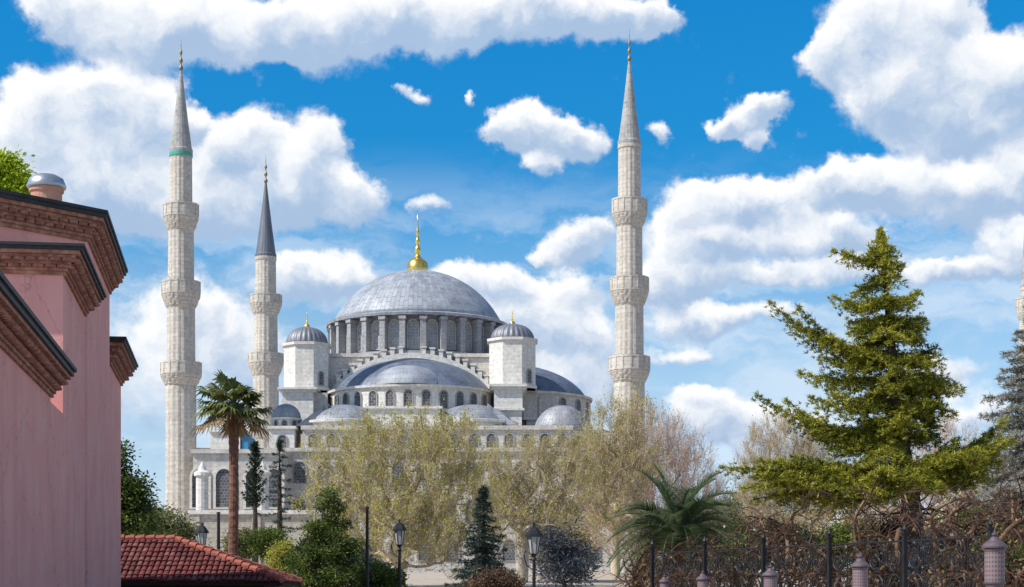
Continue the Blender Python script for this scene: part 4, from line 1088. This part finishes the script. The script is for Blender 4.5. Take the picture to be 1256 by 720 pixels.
spring_tree('bare_tree', 'rosy brown leafless tree below the right hand minaret', 'tree', (X(800,Yc), Yc, ground_z(Yc)), (X(798,Yc), Yc, Z(690,Yc)),
    [blob(800,570,Yc,66,62), blob(845,600,Yc,46,52), blob(760,590,Yc,56,66), blob(815,545,Yc,44,38), blob(730,620,Yc,44,46), blob(870,630,Yc,30,40), blob(800,650,Yc,80,44)], .42, BARK_R, BARK_R,
    [(L_ROSE,0,.75),(L_TAN,.75,1)], 800, 13, 1.1, (.7,1.9), .024, .12, upw=1.1)
Yc = 142.0
spring_tree('spring_tree', 'tall tree with yellow new leaf covering the foot of the right hand minaret', 'tree', (X(756,Yc), Yc, ground_z(Yc)), (X(755,Yc), Yc, Z(650,Yc)),
    [blob(768,520,Yc,34,40), blob(745,550,Yc,40,52), blob(770,580,Yc,40,48), blob(722,585,Yc,30,46), blob(740,630,Yc,40,40)], .34, BARK_T, BARK_T,
    [(L_TAN,0,.5),(L_SPRING,.5,1)], 420, 12, 2.4, (.6,1.4), .022, .14)
Yc = 160.0
spring_tree('bare_tree', 'tan leafless tree showing between the date palm and the cedar', 'tree', (X(960,Yc), Yc, ground_z(Yc)), (X(962,Yc), Yc, Z(640,Yc)),
    [blob(962,560,Yc,48,52), blob(930,590,Yc,32,40), blob(995,575,Yc,36,44), blob(960,620,Yc,56,40)], .34, BARK_T, BARK_T,
    [(L_TAN,0,1)], 700, 12, 1.2, (.7,1.5), .028, .11)
Yc = 150.0
spring_tree('bare_tree', 'pale leafless tree seen through the right side of the cedar', 'tree', (X(1150,Yc), Yc, ground_z(Yc)), (X(1150,Yc), Yc, Z(640,Yc)),
    [blob(1150,575,Yc,60,62), blob(1105,610,Yc,50,50), blob(1190,600,Yc,50,56)], .34, BARK_R, BARK_R, [(L_TAN,0,1)], 500, 10, .9, (.7,1.5), .026, .11)

# ---- lower trees farther off, closing the view under the crowns
for (px, py, wx, hy, Yc, lm, lab) in [
    (905, 640, 40, 44, 172, L_OLIVE, 'far grey green tree low between the date palm and the cedar'),
    (1030, 640, 60, 46, 178, L_TAN, 'far tan tree seen under the left boughs of the cedar'),
    (1085, 655, 46, 40, 165, L_OLIVE, 'far olive tree seen under the cedar beside its trunk'),
    (1185, 640, 60, 50, 170, L_SPRING, 'far yellow green tree low behind the nearest lantern'),
    (1250, 620, 50, 60, 180, L_TAN, 'far tan tree at the right edge under the spruce'),
    (690, 650, 40, 40, 168, L_TAN, 'far tan tree low behind the dark round shrub'),
    (855, 655, 40, 36, 175, L_SPRING, 'far yellow green tree low behind the date palm'),
    (960, 660, 44, 34, 185, L_SPRING, 'far yellow green tree low under the tan leafless one')]:
    leafy_tree('distant_tree', lab, 'tree', (X(px,Yc), Yc, ground_z(Yc)), (X(px,Yc), Yc, Z(py+hy*.8,Yc)),
        [blob(px,py,Yc,wx*.8,hy), blob(px-wx*.5,py+10,Yc,wx*.55,hy*.8), blob(px+wx*.5,py+14,Yc,wx*.55,hy*.75)], .25, BARK_T, lm, 200, 60, .5, .22, 'trees closing the park behind')
# ---- evergreen and leafy trees
Yc = 85.0
leafy_tree('evergreen_tree', 'bright green bushy evergreen at the end of the red tiled roof', 'tree', (X(405,Yc), Yc, ground_z(Yc)), (X(405,Yc), Yc, Z(705,Yc)),
    [blob(404,622,Yc,13,24), blob(401,648,Yc,26,14), blob(385,662,Yc,18,10), blob(425,668,Yc,22,11), blob(400,676,Yc,40,12), blob(372,692,Yc,26,11), blob(438,696,Yc,28,12), blob(404,706,Yc,48,13), blob(452,722,Yc,30,14), blob(366,722,Yc,26,14), blob(406,602,Yc,6,12)], .16, BARK_D, L_BUSH, 400, 90, .19, .17, narrow=.35)
Yc = 96.0
leafy_tree('green_tree', 'dark green leafy tree peeping out behind the pink house', 'tree', (X(150,Yc), Yc, ground_z(Yc)), (X(150,Yc), Yc, Z(680,Yc)),
    [blob(150,610,Yc,30,40), blob(160,640,Yc,28,36), blob(147,560,Yc,13,20), blob(130,600,Yc,26,50)], .2, BARK_D, L_BUSH, 240, 80, .34, .2)
Yc = 112.0
leafy_tree('olive_tree', 'grey green olive tree over the left end of the tiled roof', 'tree', (X(203,Yc), Yc, ground_z(Yc)), (X(203,Yc), Yc, Z(680,Yc)),
    [blob(203,650,Yc,30,36), blob(185,665,Yc,26,28), blob(222,668,Yc,22,28)], .18, BARK_D, L_OLIVE, 220, 70, .32, .17)
Yc = 88.0
leafy_tree('lime_tree', 'lime green treetop rising behind the pink house roof', 'tree', (X(-18,Yc), Yc, ground_z(Yc)), (X(-18,Yc), Yc, Z(400,Yc)),
    [blob(-14,250,Yc,42,46), blob(16,216,Yc,18,16), blob(-12,215,Yc,26,32), blob(-60,280,Yc,50,50), blob(4,204,Yc,14,16)], .34, BARK_D, L_LIME, 420, 110, .34, .24)
Yc = 90.0
leafy_tree('dark_shrub', 'round blackish blue shrub right of the black lamp post', 'shrub', (X(695,Yc), Yc, ground_z(Yc)), (X(695,Yc), Yc, Z(715,Yc)),
    [blob(692,695,Yc,30,26), blob(676,668,Yc,14,22), blob(702,664,Yc,10,20), blob(714,688,Yc,16,18), blob(690,655,Yc,7,12)], .1, BARK_D, L_NAVY, 120, 60, .33, .26, narrow=.2)
def shrub(label, px, py, wpx, hpx, Y, m, n=120, per=70, lsz=.13, name='shrub', group='shrubs along the park edge', sp=.22):
    leafy_tree(name, label, 'shrub', (X(px,Y), Y, ground_z(Y)), (X(px,Y), Y, max(Z(py+hpx,Y), ground_z(Y)+.3)),
        [blob(px+rng.uniform(-.2,.2)*wpx,py,Y,wpx*.75,hpx)] + [blob(px+rng.uniform(-.9,.9)*wpx,py+rng.uniform(-.5,.5)*hpx,Y,wpx*rng.uniform(.25,.55),hpx*rng.uniform(.3,.6)) for _ in range(5)], .06, BARK_D, m, n, per, sp, lsz, group)
shrub('olive shrub on the far side of the tiled roof, below the fan palm', 300, 672, 22, 24, 105, L_OLIVE)
shrub('dark green shrub left of the bright evergreen, over the roof end', 330, 668, 20, 20, 98, L_BUSH)
shrub('yellowing shrub between the tiled roof and the bright evergreen', 345, 690, 16, 26, 90, L_SPRING)
shrub('low green shrub at the foot of the plain pole', 462, 712, 26, 18, 66, L_BUSH)
shrub('copper red low shrub under the slim fir', 600, 716, 40, 15, 80, L_RED)
shrub('dark shrub behind the iron fence right of the tall pole', 1152, 690, 26, 40, 52, L_NAVY, 200, 80, .11)
shrub('sunlit green shrub left of the nearest lantern', 1186, 700, 22, 34, 46, L_OLIVE, 160, 80, .09)
shrub('dark green shrub behind the second lantern', 1075, 700, 26, 32, 54, L_DARK, 160, 80, .11)
shrub('shadowy shrub at the right edge below the blue spruce', 1240, 665, 26, 40, 55, L_OLIVE, 160, 80, .1)
shrub('tan dry shrub behind the iron scrollwork', 1010, 690, 30, 28, 62, L_DRY, 140, 70, .1)
shrub('dry brown shrub under the date palm', 840, 712, 46, 22, 60, L_DRY, 180, 70, .1)
shrub('dark green shrub between the date palm and the cedar', 900, 690, 24, 26, 66, L_BUSH, 140, 70, .11)

shrub('shadowed dark green shrub below the low left boughs of the cedar', 960, 672, 34, 26, 57, L_DARK, 150, 80, .1)
shrub('olive shrub right of the cedar trunk behind the reddish vine', 1185, 655, 34, 34, 58, L_OLIVE, 150, 80, .1)
shrub('bright green shrub tucked behind the scrollwork under the cedar', 1030, 668, 22, 20, 58, L_BUSH, 120, 70, .1)
shrub('dark shrub in the shade beside the cedar trunk', 1098, 668, 24, 34, 61.5, L_DARK, 150, 80, .11)
shrub('green shrub at the far right behind the orange brown vine', 1250, 700, 24, 30, 47, L_BUSH, 130, 80, .09)
# ---- palms
def fan_palm():
    Y = 90.0; bx = X(284,Y); base = (bx, Y, ground_z(Y)-.1); zc = Z(498,Y)
    t = thing('fan_palm', 'tall fan palm with reddish trunk in front of the left minarets', 'palm', base)
    k = MB(); n = 26
    path = []; rad = []
    for i in range(n*2+1):
        f = i/(n*2); path.append((bx + .12*math.sin(f*2.2) + X(287,Y)*0, Y, base[2] + (zc-base[2])*f)); rad.append((.28 - .06*f + (.09 if f > .75 else 0)*((f-.75)/.25)) * (1.07 if i % 2 else .96))
    k.tube(path, rad, 12); k.build('trunk', PALM_T, t)
    cr_ = np.array(path[-1]); s = Soup(); pet = MB()
    for i in range(42):
        f_ = (i + .5)/42; el_ = math.asin(max(-.5, min(.99, .98 - 1.48*f_ + rng.uniform(-.06, .06)))); a = i*2.39996 + rng.uniform(-.25, .25)
        d = np.array((math.cos(a)*math.cos(el_), math.sin(a)*math.cos(el_), math.sin(el_)))
        pl = rng.uniform(.8, 1.6); r0_ = cr_ + np.array((0,0,rng.uniform(-.3,.35)))
        e = r0_ + d*pl + np.array((0,0,-.16*pl*pl)); pet.tube([r0_, (r0_+e)/2 + (0,0,.05), e], [.035,.025,.018], 4, cap=False)
        dd = unit(d + np.array((0,0,-.12))); side = unit(np.cross(dd, (0,0,1.0))); nrm = np.cross(side, dd)
        m = 19; dead = el_ < R(-18)
        fr = rng.uniform(.85, 1.15)
        for j in range(m):
            th = R(-118 + 236*j/(m-1)); v = unit(dd*math.cos(th) + side*math.sin(th) + nrm*.12*math.cos(th*3))
            l = fr*(1 - .3*abs(th)/R(118)); wv_ = unit(np.cross(v, nrm))
            md = e + v*l*.55; tp_ = e + v*l + np.array((0,0,-.30*l*rng.uniform(.4,1.6)))
            ww = .085
            a4 = np.array([e - wv_*.01, md - wv_*ww, md + wv_*ww, tp_])[:, None, :]
            mi = 1 if dead else 0
            s.tris(a4[0], a4[1], a4[2], mi); s.tris(a4[1], a4[3], a4[2], mi)
    # skirt of hanging dry leaves
    for i in range(26):
        a = rng.uniform(0, 2*PI); d = np.array((math.cos(a), math.sin(a), 0)); p = cr_ + d*.25 + np.array((0,0,rng.uniform(-.5,.1)))
        e = p + d*rng.uniform(.2,.6) + np.array((0,0,-rng.uniform(.5,1.3))); v = e-p; wv_ = unit(np.cross(v, d+np.array((0,0,.3))))*.09
        s.tris((p-wv_*.3)[None], (p+wv_*.3)[None], (e+wv_)[None], 1); s.tris((p-wv_*.3)[None], (e+wv_)[None], (e-wv_)[None], 1)
    c = s.build('crown', [L_FANP, L_DEAD], t); pet.build('leaf_stalks', L_FANP, c)
fan_palm()
def date_palm():
    Y = 51.0; bx = X(831,Y); base = (bx, Y, ground_z(Y)-.1); zc = Z(663,Y)
    t = thing('date_palm', 'low date palm with arching feathery fronds left of the cedar', 'palm', base)
    k = MB(); path = [(bx, Y, base[2] + (zc-base[2])*i/12) for i in range(13)]; k.tube(path, [.30*(1.08 if i % 2 else .94) for i in range(13)], 12); k.build('trunk', PALM_T, t)
    s = Soup(); ra = MB(); c0 = np.array((bx, Y, zc))
    for i in range(96):
        a = i*2.39996 + rng.uniform(-.2,.2); f = i/96
        el_ = R(76 - 86*f + rng.uniform(-8, 8)); L_ = rng.uniform(1.95, 2.4)*(1 if f < .8 else .8)
        d = np.array((math.cos(a)*math.cos(el_), math.sin(a)*math.cos(el_), math.sin(el_)))
        p = c0 + d*.1; pth = [p]; m = 16
        for j in range(m):
            d = unit(d + np.array((0,0,-.085*(1+.6*j/m)))); p = p + d*L_/m; pth.append(p)
        ra.tube(pth, [.03*(1-j/(m+1))+.006 for j in range(m+1)], 4, cap=False)
        dead = f > .9
        P_ = []; D_ = []; ln = []
        for j in range(2, m+1):
            tg = unit(pth[j]-pth[j-1]); sd = unit(np.cross(tg, (0,0,1.0))); upv = np.cross(sd, tg)
            for q_ in range(4):
                pp = pth[j-1] + (pth[j]-pth[j-1])*q_/4
                for sg in (-1, 1):
                    P_.append(pp); D_.append(unit(sd*sg + tg*.75 + upv*.35 + rng.normal(size=3)*.08)); ln.append(.46*math.sin(PI*min((j-.8)/m*.85+.15, 1))+.12)
        P_, D_, ln = np.array(P_), np.array(D_), np.array(ln)
        s.blades(P_, D_, unit(np.cross(D_, (0.1,0.2,1.0))), ln, np.full(len(ln), .035), 1 if dead else 0)
    c = s.build('crown', [L_DATE, L_DEAD], t); ra.build('frond_ribs', L_DATE, c)
date_palm()

# ------------------------------------------------------------------ street lamps and poles
def street_lamp(px, top, Y, label, lean=0, s=1.0, bracket=False):
    x, zg, zt = X(px,Y), ground_z(Y), Z(top,Y)
    t = thing('street_lamp', label, 'street lamp', (x, Y, zg), 'street lamps in the park')
    p = MB(); zl = zt - .95*s
    p.lathe((x, Y), [(.16, zg), (.16, zg+.25), (.09, zg+.5), (.065, zg+1.0), (.055, zl-.25), (.09, zl-.2), (.05, zl-.12), (.12*s, zl)], 10); p.build('post', IRON, t)
    g_ = MB(); g_.lathe((x, Y), [(.11*s, zl), (.19*s, zl+.52*s)], 6); lb = g_.build('lantern', FROST, t)
    c = MB(); c.lathe((x, Y), [(.27*s, zl+.50*s), (.25*s, zl+.58*s), (.12*s, zl+.76*s), (.03*s, zl+.82*s), (.05*s, zl+.87*s), (.01, zl+.95*s)], 6); c.build('lantern_cap', IRON, lb)
    f = MB()
    for i in range(6):
        a = PI/3*i; f.tube([(x+.115*s*math.cos(a), Y+.115*s*math.sin(a), zl), (x+.195*s*math.cos(a), Y+.195*s*math.sin(a), zl+.52*s)], .014*s, 4)
    f.build('lantern_frame', IRON, lb)
    a = MB(); a.tube([(x, Y, zl-.5*s), (x-.22*s, Y, zl-.35*s), (x-.30*s, Y, zl-.05*s), (x-.24*s, Y, zl+.1*s)], .018*s, 5); a.build('scroll_arm', IRON, t)
street_lamp(655, 640, 60, 'black street lamp with one clear white lantern beside the dark shrub', s=1.15)
street_lamp(490, 636, 64, 'black street lamp in front of the broad yellow green tree', s=1.0)
street_lamp(248, 640, 104, 'dark lantern against the beige wall left of the palm trunk', s=1.5)
def pole(px, top, Y, r, label):
    x, zg, zt = X(px,Y), ground_z(Y), Z(top,Y)
    q = MB(); q.lathe((x, Y), [(r*1.8, zg), (r*1.8, zg+.3), (r*1.15, zg+.4), (r, zg+1.2), (r*.8, zt-.1), (r*1.1, zt-.08), (r*.9, zt)], 10)
    o = q.build('pole', IRON, origin=(x, Y, zg)); tag(o, label, 'pole')
pole(450.5, 621, 60, .062, 'plain dark pole rising between the evergreen and the spring tree')
pole(268, 628, 100, .11, 'short dark pole against the beige wall by the palm trunk')
pole(1127, 628, 40, .06, 'tall dark pole in front of the cedar trunk')

# ------------------------------------------------------------------ iron fence with scrollwork
fa, fb = np.array((X(1215,33), 33.0)), np.array((X(800,45), 45.0))
fence = thing('iron_fence', 'black wrought iron fence with scrollwork panels under the tangled vines', 'fence', ((fa[0]+fb[0])/2, (fa[1]+fb[1])/2, 0))
uf = (fb-fa); LF = np.linalg.norm(uf); uf /= LF
FT = Z(667, 38.5)
NP = 5
def fp(s, z): return np.array((fa[0]+uf[0]*s, fa[1]+uf[1]*s, z))
for i in range(NP+1):
    s_ = LF*i/NP; c = fp(s_, 0)
    q = MB(); q.obox(c[:2], uf, .04, .04, 0, FT+.1); q.obox(c[:2], uf, .058, .058, FT+.1, FT+.14)
    q.lathe((c[0], c[1]), [(.035, FT+.15), (.06, FT+.2), (.02, FT+.27), (.005, FT+.33)], 8)
    q.build('post', IRON, fence)
def spiral(mb, c, r, turns, sg, flip, rad=.018):
    pth = []
    for i in range(28):
        f = i/27; th = sg*(f*turns*2*PI) + flip; rr = r*(1-f*.82)
        pth.append(fp(c[0] + rr*math.cos(th), c[1] + rr*math.sin(th)))
    mb.tube(pth, rad, 5)
for i in range(NP):
    s0, s1 = LF*i/NP, LF*(i+1)/NP; w_ = s1-s0
    q = MB()
    for zr_ in (.35, FT-.04):
        q.tube([fp(s0+.08, zr_), fp(s1-.08, zr_)], .018, 6)
    nb = 4
    for j in range(1, nb):
        q.tube([fp(s0+w_*j/nb, .35), fp(s0+w_*j/nb, FT-.04)], .011, 5)
    for j in range(nb):
        cx_ = s0 + w_*(j+.5)/nb
        for zc_, sg in ((FT-.36, 1), (FT-.95, -1), (FT-1.6, 1)):
            spiral(q, (cx_, zc_), w_/nb*.48, 1.7, sg if j % 2 else -sg, PI/2*sg)
            spiral(q, (cx_, zc_-.1), w_/nb*.3, 1.2, -sg if j % 2 else sg, -PI/2*sg)
    q.build('scroll_panel', IRON, fence)

# ------------------------------------------------------------------ pierced lanterns on posts
def lantern_post(px, top, Y, wpx, label):
    x, zt = X(px,Y), Z(top,Y); k = Y/F; r = wpx*k/2
    t = thing('lantern_post', label, 'lantern', (x, Y, 0), 'pierced metal lanterns on posts in front of the fence')
    h = wpx*k
    zb = zt - 2.75*h
    p = MB(); p.lathe((x, Y), [(r*1.5, 0), (r*1.5, .3), (r*.8, .45), (r*.6, zb-.2), (r*.95, zb-.12), (r*.8, zb-.06), (r*.9, zb)], 16); p.build('post', LANT_C, t)
    b_ = MB(); b_.lathe((x, Y), [(r*.88, zb), (r*.98, zb+.02*h), (r*.98, zb+1.75*h), (r*.9, zb+1.8*h)], 32); bo = b_.build('lantern_body', LANT, t, origin=(x, Y, zb), smooth=False)
    for zz_ in (zb+.08*h, zb+1.68*h):
        rg = MB(); rg.lathe((x, Y), [(r*.9, zz_-.05*h), (r*1.07, zz_-.04*h), (r*1.07, zz_+.04*h), (r*.9, zz_+.05*h)], 24); rg.build('ring', LANT_C, bo)
    c = MB(); c.lathe((x, Y), [(r*1.24, zb+1.78*h), (r*1.26, zb+1.86*h), (r*1.0, zb+2.0*h), (r*.62, zb+2.14*h), (r*.5, zb+2.22*h), (r*.3, zb+2.34*h)], 24); co_ = c.build('lantern_cap', LANT_C, t)
    f = MB(); f.lathe((x, Y), [(r*.12, zb+2.32*h), (r*.3, zb+2.42*h), (r*.3, zb+2.48*h), (r*.1, zb+2.56*h), (r*.02, zb+2.75*h)], 12); f.build('finial', LANT_C, co_)
lantern_post(1220, 648, 16.5, 25.0, 'largest mauve pierced lantern, nearest, beside the blue spruce')
lantern_post(1055, 677, 24.0, 19.0, 'second mauve lantern, standing below the cedar trunk')
lantern_post(945, 690, 30.5, 17.0, 'third mauve lantern, below the left boughs of the cedar')
lantern_post(862, 698, 37.0, 13.5, 'fourth, small lantern at the right foot of the date palm')
lantern_post(815, 703, 42.5, 11.5, 'smallest, farthest lantern in front of the date palm')

# ------------------------------------------------------------------ tangled vines over the fence
def vine(px, Y, label, n_main=4, ztop=4.2, spread=1.6, leaves=260, seed=0):
    r2 = np.random.default_rng(seed); x = X(px,Y)
    t = thing('climbing_vine', label, 'vine', (x, Y, ground_z(Y)), 'old vines twisting over the fence')
    wood = MB(); fine = MB(); s = Soup(); ends = []
    for i in range(n_main):
        a0 = r2.uniform(0, 2*PI); p = np.array((x + r2.uniform(-.35,.35), Y + r2.uniform(-.3,.3), -.05)); pth = [p]
        d = np.array((r2.uniform(-.35,.35), r2.uniform(-.2,.2), 1.0)); m = 22; L_ = ztop*r2.uniform(.75, 1.15)*1.25
        for j in range(m):
            f = j/m; a0 += r2.uniform(.3,.8)
            d = unit(d*.8 + np.array((math.cos(a0)*.28 + r2.normal()*.18, math.sin(a0)*.22, .25 - .45*max(f-.6,0)*2)) + np.array((np.sign(d[0])*.25*max(f-.55,0), 0, 0)))
            p = p + d*L_/m; pth.append(p)
            if f > .35: ends.append((p.copy(), d.copy()))
        wood.tube(pth, [.13*(1-j/(m+1))**.9*r2.uniform(.85,1.2)+.014 for j in range(m+1)], 6)
    pts_ = []
    for (p, d) in ends:
        for q_ in range(2):
            pp = p.copy(); dd = unit(d*.3 + r2.normal(size=3)*np.array((1,.6,.7))); path = [pp]; l = r2.uniform(.5, spread)
            for j in range(7):
                dd = unit(dd + r2.normal(size=3)*.38 + np.array((0,0,-.10))); pp = pp + dd*l/7; path.append(pp); pts_.append(pp)
            fine.tube(path, [.018*(1-j/8)+.006 for j in range(8)], 4, cap=False)
    wd = wood.build('stems', BARK_V, t, smooth=True); fine.build('twigs', BARK_V2, wd)
    pts_ = np.array(pts_); n = leaves
    p = pts_[r2.integers(0, len(pts_), n)] + r2.normal(size=(n,3))*.12; d = unit(r2.normal(size=(n,3)) + np.array((0,0,-.6))); sz = r2.uniform(.05,.13,n)
    s.leaves(p, d, unit(np.cross(d, r2.normal(size=(n,3)))), sz, sz*.6, 0)
    m3 = 900; b0 = pts_[r2.integers(0, len(pts_), m3)]; bd = unit(r2.normal(size=(m3,3))*np.array((1,.7,.8)) + np.array((0,0,-.1)))
    s.blades(b0, bd, unit(np.cross(bd, r2.normal(size=(m3,3)))), r2.uniform(.2,.6,m3), np.full(m3, .014), 1)
    s.build('leaves', [L_DRY, BARK_V2], t)
for i, (px, Y, lab, nm, zt) in enumerate([
    (770, 49, 'bare twisted vine left of the date palm, reaching out over the path', 2, 2.5),
    (865, 47, 'brown vine between the two smallest lanterns', 3, 2.6),
    (915, 44.5, 'twisting vine left of the third lantern', 3, 3.1),
    (985, 43, 'tangled vine above the scrollwork left of the second lantern', 3, 3.3),
    (1048, 41, 'gnarled tan vine behind the second lantern', 3, 3.4),
    (1098, 40, 'thick vine twisting up left of the tall pole', 3, 3.6),
    (1178, 38, 'reddish bare vine between the tall pole and the nearest lantern', 4, 3.9),
    (1238, 36, 'orange brown vine at the right edge behind the nearest lantern', 4, 3.5)]):
    vine(px, Y, lab, nm, zt, 1.5, 420, 40 + i)
